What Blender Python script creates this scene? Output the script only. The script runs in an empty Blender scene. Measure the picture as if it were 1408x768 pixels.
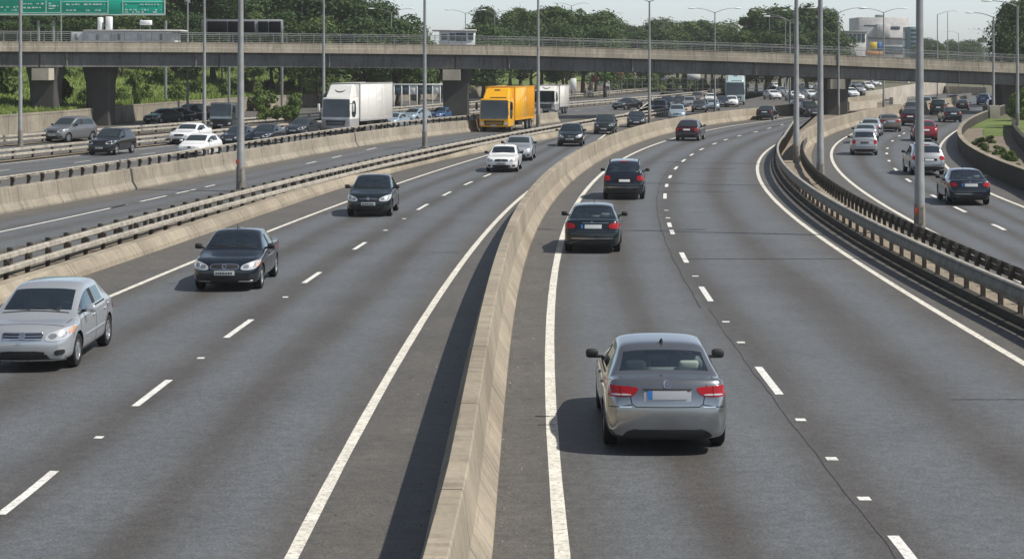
import bpy, bmesh, math, random
import numpy as np
from mathutils import Vector, Matrix
from mathutils.bvhtree import BVHTree
random.seed(7)
D = bpy.data
SC = bpy.context.scene
COL = SC.collection
PI = math.pi
rad = math.radians
EXPO = 0.12
F, HZ, CAMH = 2500.0, 82.0, 6.0          # focal length in pixels, horizon row, camera height

# ------------------------------------------------------------------ helpers
def G(x, y, z=0.0):
    d = F * (CAMH - z) / (y - HZ)
    return ((x - 704.0) / F * d, d)
def at(x, y, d):                          # point seen at pixel (x, y) at depth d
    return Vector(((x - 704.0) / F * d, d, CAMH - (y - HZ) / F * d))

def tag(o, label=None, cat=None, group=None, kind=None):
    if label: o['label'] = label
    if cat: o['category'] = cat
    if group: o['group'] = group
    if kind: o['kind'] = kind
    return o
def empty(name, loc=(0, 0, 0), rz=0.0):
    o = D.objects.new(name, None); COL.objects.link(o)
    o.location = loc; o.rotation_euler = (0, 0, rz); o.empty_display_size = 0.3
    return o
def link_mesh(name, me, parent=None, mats=None):
    o = D.objects.new(name, me); COL.objects.link(o)
    if mats:
        for m in (mats if isinstance(mats, (list, tuple)) else [mats]): me.materials.append(m)
    if parent: o.parent = parent
    return o
def copy_tree(o, parent=None):
    c = o.copy(); COL.objects.link(c)
    if parent: c.parent = parent
    for ch in o.children: copy_tree(ch, c)
    return c

class MB:
    """collects verts / faces and links them as one mesh"""
    def __init__(s): s.v = []; s.f = []; s.mi = []; s.uv = None
    def add(s, vs, fs, mi=0):
        b = len(s.v); s.v += [tuple(v) for v in vs]
        for f in fs: s.f.append([b + i for i in f]); s.mi.append(mi)
    def box(s, c, d, rz=0.0, mi=0, top=1.0, m=None):
        x, y, z = d[0] / 2, d[1] / 2, d[2] / 2
        pts = []
        for sz in (-1, 1):
            k = top if sz > 0 else 1.0
            for sx, sy in ((-1, -1), (1, -1), (1, 1), (-1, 1)): pts.append(Vector((sx * x * k, sy * y * k, sz * z)))
        R = Matrix.Rotation(rz, 3, 'Z') if m is None else m
        c = Vector(c)
        s.add([R @ p + c for p in pts], [(3, 2, 1, 0), (4, 5, 6, 7), (0, 1, 5, 4), (1, 2, 6, 5), (2, 3, 7, 6), (3, 0, 4, 7)], mi)
    def tube(s, pts, r, n=8, mi=0, caps=True):
        pts = [Vector(p) for p in pts]
        rs = r if isinstance(r, (list, tuple)) else [r] * len(pts)
        vs = []; fs = []
        for i, p in enumerate(pts):
            t = (pts[min(i + 1, len(pts) - 1)] - pts[max(i - 1, 0)]).normalized()
            a = Vector((0, 0, 1)) if abs(t.z) < 0.9 else Vector((1, 0, 0))
            u = t.cross(a).normalized(); w = u.cross(t)
            for k in range(n):
                an = 2 * PI * k / n
                vs.append(p + (u * math.cos(an) + w * math.sin(an)) * rs[i])
        for i in range(len(pts) - 1):
            for k in range(n):
                fs.append((i * n + k, i * n + (k + 1) % n, (i + 1) * n + (k + 1) % n, (i + 1) * n + k))
        if caps:
            fs.append(tuple(range(n - 1, -1, -1))); fs.append(tuple((len(pts) - 1) * n + k for k in range(n)))
        s.add(vs, fs, mi)
    def lathe(s, prof, n=24, axis='Z', c=(0, 0, 0), mi=0):
        c = Vector(c); vs = []; fs = []
        for (r, h) in prof:
            for k in range(n):
                a = 2 * PI * k / n
                if axis == 'Z': p = Vector((r * math.cos(a), r * math.sin(a), h))
                else: p = Vector((h, r * math.cos(a), r * math.sin(a)))
                vs.append(p + c)
        m = len(prof)
        for i in range(m - 1):
            for k in range(n): fs.append((i * n + k, i * n + (k + 1) % n, (i + 1) * n + (k + 1) % n, (i + 1) * n + k))
        s.add(vs, fs, mi)
    def mesh(s, name='m', smooth=False, sharp=None, recalc=True):
        me = D.meshes.new(name); me.from_pydata(s.v, [], s.f)
        if any(s.mi): me.polygons.foreach_set('material_index', s.mi)
        if recalc:
            bm = bmesh.new(); bm.from_mesh(me); bmesh.ops.recalc_face_normals(bm, faces=bm.faces); bm.to_mesh(me); bm.free()
        if s.uv:
            l = me.uv_layers.new(name='UVMap')
            for i, lo in enumerate(me.loops): l.data[i].uv = s.uv[lo.vertex_index]
        if smooth:
            me.polygons.foreach_set('use_smooth', [True] * len(me.polygons))
            if sharp: me.set_sharp_from_angle(angle=rad(sharp))
        me.update(); return me
    def build(s, name, mats, parent=None, smooth=False, sharp=None, recalc=True):
        return link_mesh(name, s.mesh(name, smooth, sharp, recalc), parent, mats)

# ------------------------------------------------------------------ materials
def nt(name):
    m = D.materials.new(name); m.use_nodes = True
    n = m.node_tree.nodes; l = m.node_tree.links
    return m, n, l, n['Principled BSDF']
def simple(name, col, rough=0.6, metal=0.0, coat=0.0, spec=0.5, emit=None, var=0.0, vscale=3.0, bump=0.0):
    m, n, l, b = nt(name)
    b.inputs['Base Color'].default_value = (*col, 1); b.inputs['Roughness'].default_value = rough
    b.inputs['Metallic'].default_value = metal; b.inputs['Coat Weight'].default_value = coat
    b.inputs['Coat Roughness'].default_value = 0.06; b.inputs['Specular IOR Level'].default_value = spec
    if var:
        tc = n.new('ShaderNodeTexCoord'); no = n.new('ShaderNodeTexNoise'); no.inputs['Scale'].default_value = vscale
        no.inputs['Detail'].default_value = 6
        l.new(tc.outputs['Object'], no.inputs['Vector'])
        mr = n.new('ShaderNodeMapRange'); mr.inputs[1].default_value = .3; mr.inputs[2].default_value = .7
        mr.inputs[3].default_value = 1 - var; mr.inputs[4].default_value = 1 + var
        l.new(no.outputs['Fac'], mr.inputs[0])
        mx = n.new('ShaderNodeMix'); mx.data_type = 'RGBA'; mx.blend_type = 'MULTIPLY'; mx.inputs[0].default_value = 1
        mx.inputs[6].default_value = (*col, 1); l.new(mr.outputs[0], mx.inputs[7]); l.new(mx.outputs[2], b.inputs['Base Color'])
        if bump:
            bp = n.new('ShaderNodeBump'); bp.inputs['Strength'].default_value = bump; bp.inputs['Distance'].default_value = .02
            l.new(no.outputs['Fac'], bp.inputs['Height']); l.new(bp.outputs[0], b.inputs['Normal'])
    return m
def ramp(n, stops):
    r = n.new('ShaderNodeValToRGB'); e = r.color_ramp.elements
    while len(e) < len(stops): e.new(0.5)
    for i, (p, c) in enumerate(stops): e[i].position = p; e[i].color = (*c, 1) if len(c) == 3 else c
    return r
def math_n(n, l, op, a, b=None, c=None, clamp=False):
    k = n.new('ShaderNodeMath'); k.operation = op; k.use_clamp = clamp
    for i, v in enumerate((a, b, c)):
        if v is None: continue
        if isinstance(v, (int, float)): k.inputs[i].default_value = v
        else: l.new(v, k.inputs[i])
    return k.outputs[0]
def noise(n, l, vec, scale, detail=5, rough=.6, dist=0):
    k = n.new('ShaderNodeTexNoise'); k.inputs['Scale'].default_value = scale; k.inputs['Detail'].default_value = detail
    k.inputs['Roughness'].default_value = rough; k.inputs['Distortion'].default_value = dist
    if vec is not None: l.new(vec, k.inputs['Vector'])
    return k.outputs['Fac']
def mixc(n, l, fac, a, b, mode='MIX'):
    k = n.new('ShaderNodeMix'); k.data_type = 'RGBA'; k.blend_type = mode
    for i, v in ((0, fac), (6, a), (7, b)):
        if isinstance(v, (int, float)): k.inputs[i].default_value = v
        elif isinstance(v, tuple): k.inputs[i].default_value = (*v, 1)
        else: l.new(v, k.inputs[i])
    return k.outputs[2]

def asphalt(name, light=(.103, .111, .117), dark=(.062, .055, .048), shoulder=(.095, .088, .077)):
    """uv.x runs along the road in metres, uv.y counts lanes from the left edge line"""
    m, n, l, b = nt(name)
    tc = n.new('ShaderNodeTexCoord'); sep = n.new('ShaderNodeSeparateXYZ'); l.new(tc.outputs['UV'], sep.inputs[0])
    u = sep.outputs[0]; s = math_n(n, l, 'MINIMUM', math_n(n, l, 'MAXIMUM', sep.outputs[1], -1.5), 3.5)
    P = tc.outputs['Object']
    # long stretched noise: tyre tracks and oil stains
    cmb = n.new('ShaderNodeCombineXYZ'); l.new(math_n(n, l, 'MULTIPLY', u, .03), cmb.inputs[0]); l.new(math_n(n, l, 'MULTIPLY', s, 1.6), cmb.inputs[1])
    wob = noise(n, l, cmb.outputs[0], 2.2, 4)
    s2 = math_n(n, l, 'ADD', s, math_n(n, l, 'MULTIPLY', math_n(n, l, 'SUBTRACT', wob, .5), .22))
    band = math_n(n, l, 'MULTIPLY_ADD', math_n(n, l, 'COSINE', math_n(n, l, 'MULTIPLY', s2, 4 * PI)), .5, .5)
    band = math_n(n, l, 'POWER', math_n(n, l, 'MAXIMUM', band, 1e-4), 1.4)
    big = noise(n, l, P, .12, 4)
    fac = math_n(n, l, 'MULTIPLY', band, math_n(n, l, 'MULTIPLY_ADD', big, .9, .38), clamp=True)
    col = mixc(n, l, fac, light, dark)
    sh = math_n(n, l, 'MAXIMUM', math_n(n, l, 'SUBTRACT', 0.0, s), math_n(n, l, 'SUBTRACT', s, 2.0))
    shf = n.new('ShaderNodeMapRange'); shf.inputs[1].default_value = -.22; shf.inputs[2].default_value = .10; l.new(sh, shf.inputs[0])
    blotch = noise(n, l, P, 1.1, 6, .65)
    shc = mixc(n, l, blotch, tuple(c * .75 for c in shoulder), tuple(c * 1.25 for c in shoulder))
    col = mixc(n, l, shf.outputs[0], col, shc)
    # oil drips and darker scuffs
    dr = n.new('ShaderNodeTexVoronoi'); dr.inputs['Scale'].default_value = 1.7; l.new(P, dr.inputs['Vector'])
    dz = n.new('ShaderNodeMapRange'); dz.inputs[1].default_value = .16; dz.inputs[2].default_value = .05; l.new(math_n(n, l, 'ADD', dr.outputs['Distance'], math_n(n, l, 'MULTIPLY', blotch, .12)), dz.inputs[0])
    col = mixc(n, l, math_n(n, l, 'MULTIPLY', dz.outputs[0], math_n(n, l, 'MULTIPLY_ADD', band, .55, .15)), col, tuple(c * .55 for c in dark))
    cl = noise(n, l, P, .45, 7, .7); cm = n.new('ShaderNodeMapRange'); cm.inputs[1].default_value = .3; cm.inputs[2].default_value = .7; cm.inputs[3].default_value = .86; cm.inputs[4].default_value = 1.13; l.new(cl, cm.inputs[0])
    col = mixc(n, l, 1.0, col, cm.outputs[0], 'MULTIPLY')
    grain = noise(n, l, P, 24, 4, .8); grain2 = noise(n, l, P, 5, 5, .75)
    gr = n.new('ShaderNodeMapRange'); gr.inputs[1].default_value = .33; gr.inputs[2].default_value = .67; gr.inputs[3].default_value = .50; gr.inputs[4].default_value = 1.50
    l.new(grain, gr.inputs[0]); col = mixc(n, l, 1.0, col, gr.outputs[0], 'MULTIPLY')
    g2 = n.new('ShaderNodeMapRange'); g2.inputs[1].default_value = .35; g2.inputs[2].default_value = .65; g2.inputs[3].default_value = .80; g2.inputs[4].default_value = 1.20
    l.new(grain2, g2.inputs[0]); col = mixc(n, l, 1.0, col, g2.outputs[0], 'MULTIPLY')
    # pale chips
    vo = n.new('ShaderNodeTexVoronoi'); vo.inputs['Scale'].default_value = 5.0; l.new(P, vo.inputs['Vector'])
    chip = math_n(n, l, 'LESS_THAN', vo.outputs['Distance'], .06)
    col = mixc(n, l, math_n(n, l, 'MULTIPLY', chip, .45), col, (.3, .29, .27))
    l.new(col, b.inputs['Base Color'])
    b.inputs['Roughness'].default_value = .62; b.inputs['Specular IOR Level'].default_value = .5
    bp = n.new('ShaderNodeBump'); bp.inputs['Strength'].default_value = .35; bp.inputs['Distance'].default_value = .012
    l.new(grain, bp.inputs['Height']); l.new(bp.outputs[0], b.inputs['Normal'])
    return m
def concrete(name, col=(.312, .270, .207), joint=5.2, stain=.7, jw=.045):
    m, n, l, b = nt(name)
    tc = n.new('ShaderNodeTexCoord'); P = tc.outputs['Object']
    sep = n.new('ShaderNodeSeparateXYZ'); l.new(tc.outputs['UV'], sep.inputs[0])
    u, v = sep.outputs[0], sep.outputs[1]
    a = noise(n, l, P, .7, 6, .65); bq = noise(n, l, P, 14, 5, .7)
    cmb = n.new('ShaderNodeCombineXYZ'); l.new(math_n(n, l, 'MULTIPLY', u, 2.2), cmb.inputs[0]); l.new(math_n(n, l, 'MULTIPLY', v, .35), cmb.inputs[1])
    streak = noise(n, l, cmb.outputs[0], 1.6, 6, .7)
    dk = tuple(c * .5 for c in col); lt = tuple(min(1, c * 1.18) for c in col)
    c1 = mixc(n, l, a, tuple(c * .84 for c in col), lt)
    st = n.new('ShaderNodeMapRange'); st.inputs[1].default_value = .47; st.inputs[2].default_value = .70; l.new(streak, st.inputs[0])
    c1 = mixc(n, l, math_n(n, l, 'MULTIPLY', st.outputs[0], stain), c1, dk)
    # tyre scuffs: long thin dark streaks along the run
    cs = n.new('ShaderNodeCombineXYZ'); l.new(math_n(n, l, 'MULTIPLY', u, .35), cs.inputs[0]); l.new(math_n(n, l, 'MULTIPLY', v, 9.0), cs.inputs[1])
    sc = n.new('ShaderNodeMapRange'); sc.inputs[1].default_value = .60; sc.inputs[2].default_value = .74; l.new(noise(n, l, cs.outputs[0], 1.0, 5, .65), sc.inputs[0])
    c1 = mixc(n, l, math_n(n, l, 'MULTIPLY', sc.outputs[0], .55), c1, tuple(c * .32 for c in col))
    bl = n.new('ShaderNodeMapRange'); bl.inputs[1].default_value = .42; bl.inputs[2].default_value = .62; bl.inputs[3].default_value = .80; bl.inputs[4].default_value = 1.10; l.new(noise(n, l, P, .28, 6, .7), bl.inputs[0])
    c1 = mixc(n, l, 1.0, c1, bl.outputs[0], 'MULTIPLY')
    g = n.new('ShaderNodeMapRange'); g.inputs[1].default_value = .3; g.inputs[2].default_value = .7; g.inputs[3].default_value = .86; g.inputs[4].default_value = 1.12
    l.new(bq, g.inputs[0]); c1 = mixc(n, l, 1.0, c1, g.outputs[0], 'MULTIPLY')
    if joint:
        fr = math_n(n, l, 'FRACT', math_n(n, l, 'MULTIPLY', math_n(n, l, 'ADD', u, 1000.0), 1.0 / joint))
        j = math_n(n, l, 'LESS_THAN', fr, jw / joint)
        c1 = mixc(n, l, math_n(n, l, 'MULTIPLY', j, .85), c1, tuple(c * .2 for c in col))
    l.new(c1, b.inputs['Base Color']); b.inputs['Roughness'].default_value = .88; b.inputs['Specular IOR Level'].default_value = .25
    bp = n.new('ShaderNodeBump'); bp.inputs['Strength'].default_value = .3; bp.inputs['Distance'].default_value = .02
    l.new(bq, bp.inputs['Height']); l.new(bp.outputs[0], b.inputs['Normal'])
    return m
def mixed(name, c1, c2, scale, detail=6, rough=.9, bump=.3, c3=None, s3=30, lo=.35, hi=.65):
    m, n, l, b = nt(name)
    tc = n.new('ShaderNodeTexCoord'); P = tc.outputs['Object']
    a = noise(n, l, P, scale, detail, .65)
    mr = n.new('ShaderNodeMapRange'); mr.inputs[1].default_value = lo; mr.inputs[2].default_value = hi; l.new(a, mr.inputs[0])
    c = mixc(n, l, mr.outputs[0], c1, c2)
    f = noise(n, l, P, s3, 4, .7)
    if c3:
        m3 = n.new('ShaderNodeMapRange'); m3.inputs[1].default_value = .48; m3.inputs[2].default_value = .68; l.new(f, m3.inputs[0])
        c = mixc(n, l, m3.outputs[0], c, c3)
    l.new(c, b.inputs['Base Color']); b.inputs['Roughness'].default_value = rough; b.inputs['Specular IOR Level'].default_value = .2
    if bump:
        bp = n.new('ShaderNodeBump'); bp.inputs['Strength'].default_value = bump; bp.inputs['Distance'].default_value = .05
        l.new(f, bp.inputs['Height']); l.new(bp.outputs[0], b.inputs['Normal'])
    return m
def foliage(name, c1, c2):
    m, n, l, b = nt(name)
    tc = n.new('ShaderNodeTexCoord'); oi = n.new('ShaderNodeObjectInfo'); ge = n.new('ShaderNodeNewGeometry')
    a = noise(n, l, tc.outputs['Object'], .45, 4)
    f = math_n(n, l, 'ADD', math_n(n, l, 'MULTIPLY', a, .7), math_n(n, l, 'MULTIPLY', ge.outputs['Random Per Island'], .5))
    f = math_n(n, l, 'ADD', f, math_n(n, l, 'MULTIPLY_ADD', oi.outputs['Random'], .5, -.32), clamp=True)
    c = mixc(n, l, f, c1, c2)
    l.new(c, b.inputs['Base Color']); b.inputs['Roughness'].default_value = .65; b.inputs['Specular IOR Level'].default_value = .25
    tr = n.new('ShaderNodeBsdfTranslucent'); l.new(c, tr.inputs['Color'])
    ms = n.new('ShaderNodeMixShader'); ms.inputs[0].default_value = .22
    l.new(b.outputs[0], ms.inputs[1]); l.new(tr.outputs[0], ms.inputs[2])
    l.new(ms.outputs[0], n['Material Output'].inputs['Surface'])
    return m
def paint_mat(name, col, metal=0.0, rough=.32, dust=.12):
    m, n, l, b = nt(name)
    tc = n.new('ShaderNodeTexCoord'); P = tc.outputs['Object']
    fl = noise(n, l, P, 2.2, 5, .6)
    sep = n.new('ShaderNodeSeparateXYZ'); l.new(P, sep.inputs[0])
    low = n.new('ShaderNodeMapRange'); low.inputs[1].default_value = .62; low.inputs[2].default_value = .18; l.new(sep.outputs[2], low.inputs[0])
    df = math_n(n, l, 'MULTIPLY', math_n(n, l, 'MULTIPLY_ADD', low.outputs[0], dust * 3, dust), math_n(n, l, 'MULTIPLY', fl, 1.2), clamp=True)
    c = mixc(n, l, df, col, (.16, .145, .125))           # road dust on the lower panels
    l.new(c, b.inputs['Base Color']); b.inputs['Metallic'].default_value = metal
    l.new(math_n(n, l, 'MULTIPLY_ADD', df, .5, rough, clamp=True), b.inputs['Roughness'])
    b.inputs['Specular IOR Level'].default_value = .25; b.inputs['Coat Weight'].default_value = .9; b.inputs['Coat Roughness'].default_value = .04
    return m
def glass_mat(name, tint, amount, rough=.03):
    m, n, l, b = nt(name)
    b.inputs['Base Color'].default_value = (.028, .040, .044, 1); b.inputs['Roughness'].default_value = rough
    b.inputs['IOR'].default_value = 1.75; b.inputs['Specular IOR Level'].default_value = .5
    if amount > 0:
        tr = n.new('ShaderNodeBsdfTransparent'); tr.inputs['Color'].default_value = (*tint, 1)
        gl = n.new('ShaderNodeBsdfGlossy'); gl.inputs['Roughness'].default_value = .02; gl.inputs['Color'].default_value = (.86, .97, 1, 1)
        fr = n.new('ShaderNodeFresnel'); fr.inputs['IOR'].default_value = 1.5
        m1 = n.new('ShaderNodeMixShader'); l.new(math_n(n, l, 'MULTIPLY_ADD', fr.outputs[0], 1.2, .16, clamp=True), m1.inputs[0])
        l.new(tr.outputs[0], m1.inputs[1]); l.new(gl.outputs[0], m1.inputs[2])
        l.new(m1.outputs[0], n['Material Output'].inputs['Surface'])
    return m
M = {}
M['asphalt'] = asphalt('asphalt')
M['asphalt_slip'] = asphalt('asphalt_slip', (.104, .110, .114), (.080, .077, .073), (.105, .098, .086))
M['line'] = mixed('road_paint', (.56, .54, .47), (.74, .72, .64), 2.2, c3=(.33, .31, .27), s3=11, bump=.1, rough=.7)
M['line_white'] = mixed('road_paint_white', (.60, .60, .57), (.78, .78, .74), 2.5, c3=(.36, .35, .32), s3=12, bump=.1, rough=.7)
M['line_dark'] = simple('near_black', (.040, .040, .041), .7)
M['concrete'] = concrete('barrier_concrete')
M['concrete_wall'] = concrete('wall_concrete', (.295, .262, .208), 3.6, .75)
M['concrete_kerb'] = concrete('kerb_concrete', (.31, .27, .208), 6.0, .55)
M['concrete_dark'] = concrete('shaded_concrete', (.052, .048, .041), 6.0, .6)  # shade on the road-facing wall sides is put into this colour
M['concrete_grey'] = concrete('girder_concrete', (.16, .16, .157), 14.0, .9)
M['concrete_pier'] = concrete('shaded_pier_concrete', (.075, .074, .071), 0, .8)  # dark copy of the concrete: shade under the deck put into the colour
M['frame_dark'] = simple('board_frame', (.20, .21, .22), .6, .1)
M['concrete_bridge'] = concrete('parapet_concrete', (.34, .305, .245), 1.9, .75, .025)
M['concrete_cap'] = concrete('cap_concrete', (.42, .38, .32), 0, .4)
M['rail'] = simple('weathered_rail', (.36, .33, .275), .6, .15, var=.32, vscale=4)
M['rail_dark'] = simple('grimy_steel', (.068, .064, .057), .75, .1, var=.3, vscale=5)
M['post'] = simple('rusty_post', (.062, .048, .037), .8, .1, var=.35, vscale=9)
M['rail_olive'] = simple('grimy_beam', (.14, .135, .118), .65, .2, var=.3, vscale=4)
M['galv'] = simple('galvanised_steel', (.24, .245, .245), .55, .25, var=.14, vscale=2.5)
M['galv_dark'] = simple('painted_pole_base', (.20, .185, .16), .7, .2, var=.25, vscale=4)
M['dirt'] = mixed('dirt', (.17, .145, .11), (.26, .22, .17), 1.6, c3=(.10, .085, .065), s3=16, bump=.6)
M['dirt_pale'] = mixed('pale_dirt', (.24, .205, .155), (.33, .28, .21), 1.6, c3=(.13, .11, .085), s3=14, bump=.6)
M['ground'] = mixed('ground', (.10, .105, .06), (.17, .15, .11), .05, c3=(.09, .1, .05), s3=2, bump=.2)
M['grass_ground'] = mixed('grass_ground', (.09, .13, .038), (.17, .21, .065), .16, c3=(.06, .10, .025), s3=3, bump=.6)
M['grass'] = foliage('grass_blades', (.11, .18, .04), (.25, .31, .08))
M['leaf'] = foliage('leaves_dark', (.028, .060, .022), (.085, .142, .042))
M['leaf_mid'] = foliage('leaves_mid', (.04, .078, .022), (.105, .16, .045))
M['leaf_light'] = foliage('leaves_light', (.055, .095, .03), (.13, .19, .06))
M['bush'] = foliage('bush_leaves', (.045, .085, .02), (.15, .21, .05))
M['bark'] = mixed('bark', (.07, .055, .04), (.14, .11, .085), 3, s3=20)
M['glass'] = glass_mat('tinted_car_glass', (.82, .92, .90), 1)
M['glass_dark'] = glass_mat('dark_car_glass', (0, 0, 0), 0)
M['rubber'] = simple('tyre_rubber', (.018, .018, .019), .85, spec=.3)
M['black'] = simple('black_plastic', (.02, .02, .021), .6, spec=.4)
M['seam'] = simple('panel_gap', (.012, .012, .013), .9, spec=.1)
M['alloy'] = simple('alloy_rim', (.45, .46, .48), .35, .8)
M['steel_rim'] = simple('steel_rim', (.22, .23, .24), .5, .6)
M['chrome'] = simple('chrome', (.75, .76, .78), .15, 1.0)
M['lamp_clear'] = simple('headlight_glass', (.62, .64, .65), .12, .35, coat=1.0)
M['lamp_bowl'] = simple('lamp_reflector', (.40, .41, .42), .2, .7, coat=1.0)
M['lamp_amber'] = simple('indicator_amber', (.75, .34, .16), .2, .1, coat=1.0)
M['lamp_red'] = simple('taillight_red', (.30, .004, .007), .22, 0, coat=.4)
M['lamp_red_dark'] = simple('taillight_dark_red', (.22, .008, .012), .2, 0, coat=1.0)
M['plate'] = simple('plate_grey', (.34, .345, .38), .5)
M['plate_white'] = simple('plate_white', (.50, .53, .52), .5)
M['plate_blue'] = simple('plate_blue_band', (.02, .14, .42), .5)
M['plate_frame'] = simple('plate_surround', (.42, .43, .45), .4, .5)
M['interior'] = simple('cabin_trim', (.15, .165, .165), .85)
M['seat_dark'] = simple('seat_cloth', (.27, .285, .285), .9)
M['seat_light'] = simple('light_headrest', (.62, .60, .55), .9)
M['skin'] = simple('skin', (.50, .29, .21), .55)
M['hair'] = simple('hair', (.03, .022, .016), .7)
M['shirt'] = simple('shirt_cloth', (.16, .05, .055), .85)
M['trousers'] = simple('trouser_cloth', (.05, .055, .075), .9)
M['green_sign'] = simple('sign_green', (.008, .46, .34), .45)
M['white_paint'] = simple('white_paint', (.78, .79, .78), .5, var=.06, vscale=1.2)
M['screen_dark'] = simple('dark_display', (.008, .009, .012), .95, spec=.05)
M['brick_grey'] = mixed('grey_cladding', (.50, .49, .48), (.60, .59, .57), .5, c3=(.42, .41, .405), s3=1.2, bump=.1)
M['bldg_white'] = simple('white_render', (.70, .71, .70), .7, var=.08, vscale=.6)
M['bldg_teal'] = simple('teal_cladding', (.13, .22, .24), .6)
M['pane'] = simple('building_pane', (.05, .08, .10), .08, 0, spec=.8)
M['hoard_red'] = simple('red_hoarding', (.30, .03, .05), .6)
M['hoard_green'] = simple('green_hoarding', (.22, .50, .05), .6)
M['hoard_yellow'] = simple('yellow_hoarding', (.60, .42, .05), .6)
M['hoard_blue'] = simple('blue_hoarding', (.04, .16, .45), .6)
M['hoard_orange'] = simple('orange_hoarding', (.62, .27, .06), .6)
M['reflector'] = simple('red_reflector', (.55, .05, .02), .4)
# ------------------------------------------------------------------ curves on the ground, X as a smooth function of Y
class Cv:
    def __init__(s, px, deg=4, z=0.0):
        P = np.array([G(x, y, z) for x, y in px]); Y = P[:, 1]; X = P[:, 0]
        s.c = (Y.min() + Y.max()) / 2; s.k = (Y.max() - Y.min()) / 2
        s.p = np.polyfit((Y - s.c) / s.k, X, deg, w=1 / Y ** .6); s.dp = np.polyder(s.p)
        s.lo, s.hi = Y.min(), Y.max()
        s.err = np.abs(np.polyval(s.p, (Y - s.c) / s.k) - X).max()
        a = np.linspace(s.lo, s.lo + .25 * (s.hi - s.lo), 6); s.slo = float(np.mean(np.polyval(s.dp, (a - s.c) / s.k)) / s.k)
        a = np.linspace(s.hi - .15 * (s.hi - s.lo), s.hi, 6); s.shi = float(np.mean(np.polyval(s.dp, (a - s.c) / s.k)) / s.k)
    def __call__(s, Y):
        t = min(max(Y, s.lo), s.hi); x = float(np.polyval(s.p, (t - s.c) / s.k))
        if Y < s.lo: x += s.slo * (Y - s.lo)
        if Y > s.hi: x += s.shi * (Y - s.hi)
        return x
    def slope(s, Y): return (s(Y + .5) - s(Y - .5))
class Off:
    """a curve shifted sideways (positive = to the right)"""
    def __init__(s, c, d): s.b = c; s.d = d
    def slope(s, Y): return s.b.slope(Y)
    def __call__(s, Y): return s.b(Y) + s.d * math.sqrt(1 + s.b.slope(Y) ** 2)

MED = Cv([(676, 768), (685, 665), (699, 513), (720, 379), (729, 325), (745, 300), (766, 276), (786, 252), (814, 229), (844, 211), (879, 196), (924, 182), (979, 172), (1040, 164)], 5)
RL = Cv([(772, 768), (768, 700), (762, 600), (757, 500), (758, 420), (765, 352), (776, 310), (796, 277), (811, 257), (829, 240), (854, 220), (879, 206), (924, 191), (969, 180), (1004, 174), (1049, 167)], 5)
RD = Cv([(1240, 752), (1187, 685), (1142, 630), (1100, 577), (1055, 523), (1020, 470), (969, 403), (939, 354), (924, 318), (915, 269), (917, 255), (922, 243), (929, 231), (939, 221), (951, 213), (965, 205), (982, 197), (1000, 192), (1020, 186), (1040, 181)], 5)
RR = Cv([(1408, 500), (1331, 453), (1253, 406), (1172, 358), (1131, 327), (1094, 301), (1056, 264), (1046, 247), (1041, 232), (1043, 220), (1046, 215), (1056, 208), (1076, 194)], 4)
RK = Cv([(1408, 464), (1328, 420), (1256, 381), (1206, 356), (1159, 328), (1118, 298), (1081, 262), (1063, 235), (1061, 217), (1073, 197), (1088, 185)], 4)
JJ = Cv([(1408, 397), (1306, 353), (1243, 327), (1190, 300), (1131, 267), (1088, 237), (1070, 207), (1078, 187)], 3, .9)
L2 = Cv([(1306, 331), (1231, 292), (1191, 265), (1161, 242), (1143, 220), (1143, 209), (1156, 194), (1168, 186)], 3)
D2 = Cv([(1378, 312), (1313, 288), (1285, 270), (1253, 248), (1233, 233), (1223, 221), (1218, 211), (1220, 204), (1225, 194), (1237, 187), (1244, 183)], 3)
R2 = Cv([(1408, 284), (1361, 266), (1298, 224), (1292, 212), (1292, 202), (1301, 190), (1333, 170)], 3)
WW = Cv([(1408, 262), (1368, 245), (1331, 222), (1316, 202), (1321, 191), (1333, 177), (1366, 162)], 3)
W2 = Cv([(1425, 232), (1408, 214), (1396, 200), (1390, 190), (1393, 178)], 2)
HH = Cv([(1101, 220), (1131, 187), (1171, 175), (1241, 159)], 2)
LR = Cv([(401, 768), (460, 650), (516.5, 544), (563, 477), (605, 402), (648, 343), (687, 300), (712, 275), (745, 250)], 4)
LD = Cv([(40, 677), (130, 601), (210, 540), (272, 492), (330, 451), (390, 408), (430, 381), (495, 337), (583, 284), (614, 266), (644, 252), (670, 241)], 4)
LL = Cv([(150, 408), (270, 358), (370, 316), (475, 280), (560, 247), (665, 215)], 3)
KC = Cv([(141, 370), (219, 344), (312, 312), (352, 299), (412, 276), (459, 262), (582, 227), (674, 207)], 3)
GB = Cv([(0, 351), (94, 325), (194, 297), (225, 289), (352, 259), (452, 234), (582, 204), (704, 182), (791, 167), (889, 152)], 3, .85)
AA = Cv([(0, 295), (50, 285), (107, 275), (187, 260), (250, 248), (325, 234), (352, 229), (407, 216), (457, 209), (527, 196), (662, 180)], 3)
SD = Cv([(0, 319), (60, 306), (121, 292), (162, 283), (211, 273), (260, 263), (293, 255), (425, 223), (464, 216)], 3)
EE = Cv([(0, 206), (112, 196), (232, 185), (380, 171), (560, 157), (781, 141), (829, 137), (999, 120)], 3, .7)
FF = Cv([(0, 186), (115, 179), (245, 171), (560, 145), (774, 131), (991, 112)], 3, .7)
GW = Cv([(67, 176), (150, 173), (200, 168), (352, 149), (612, 137), (700, 130), (880, 118)], 3)
MBL = Off(MED, -.84)
print('curve errors', {k: round(v.err, 2) for k, v in list(globals().items()) if isinstance(v, Cv)})

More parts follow.
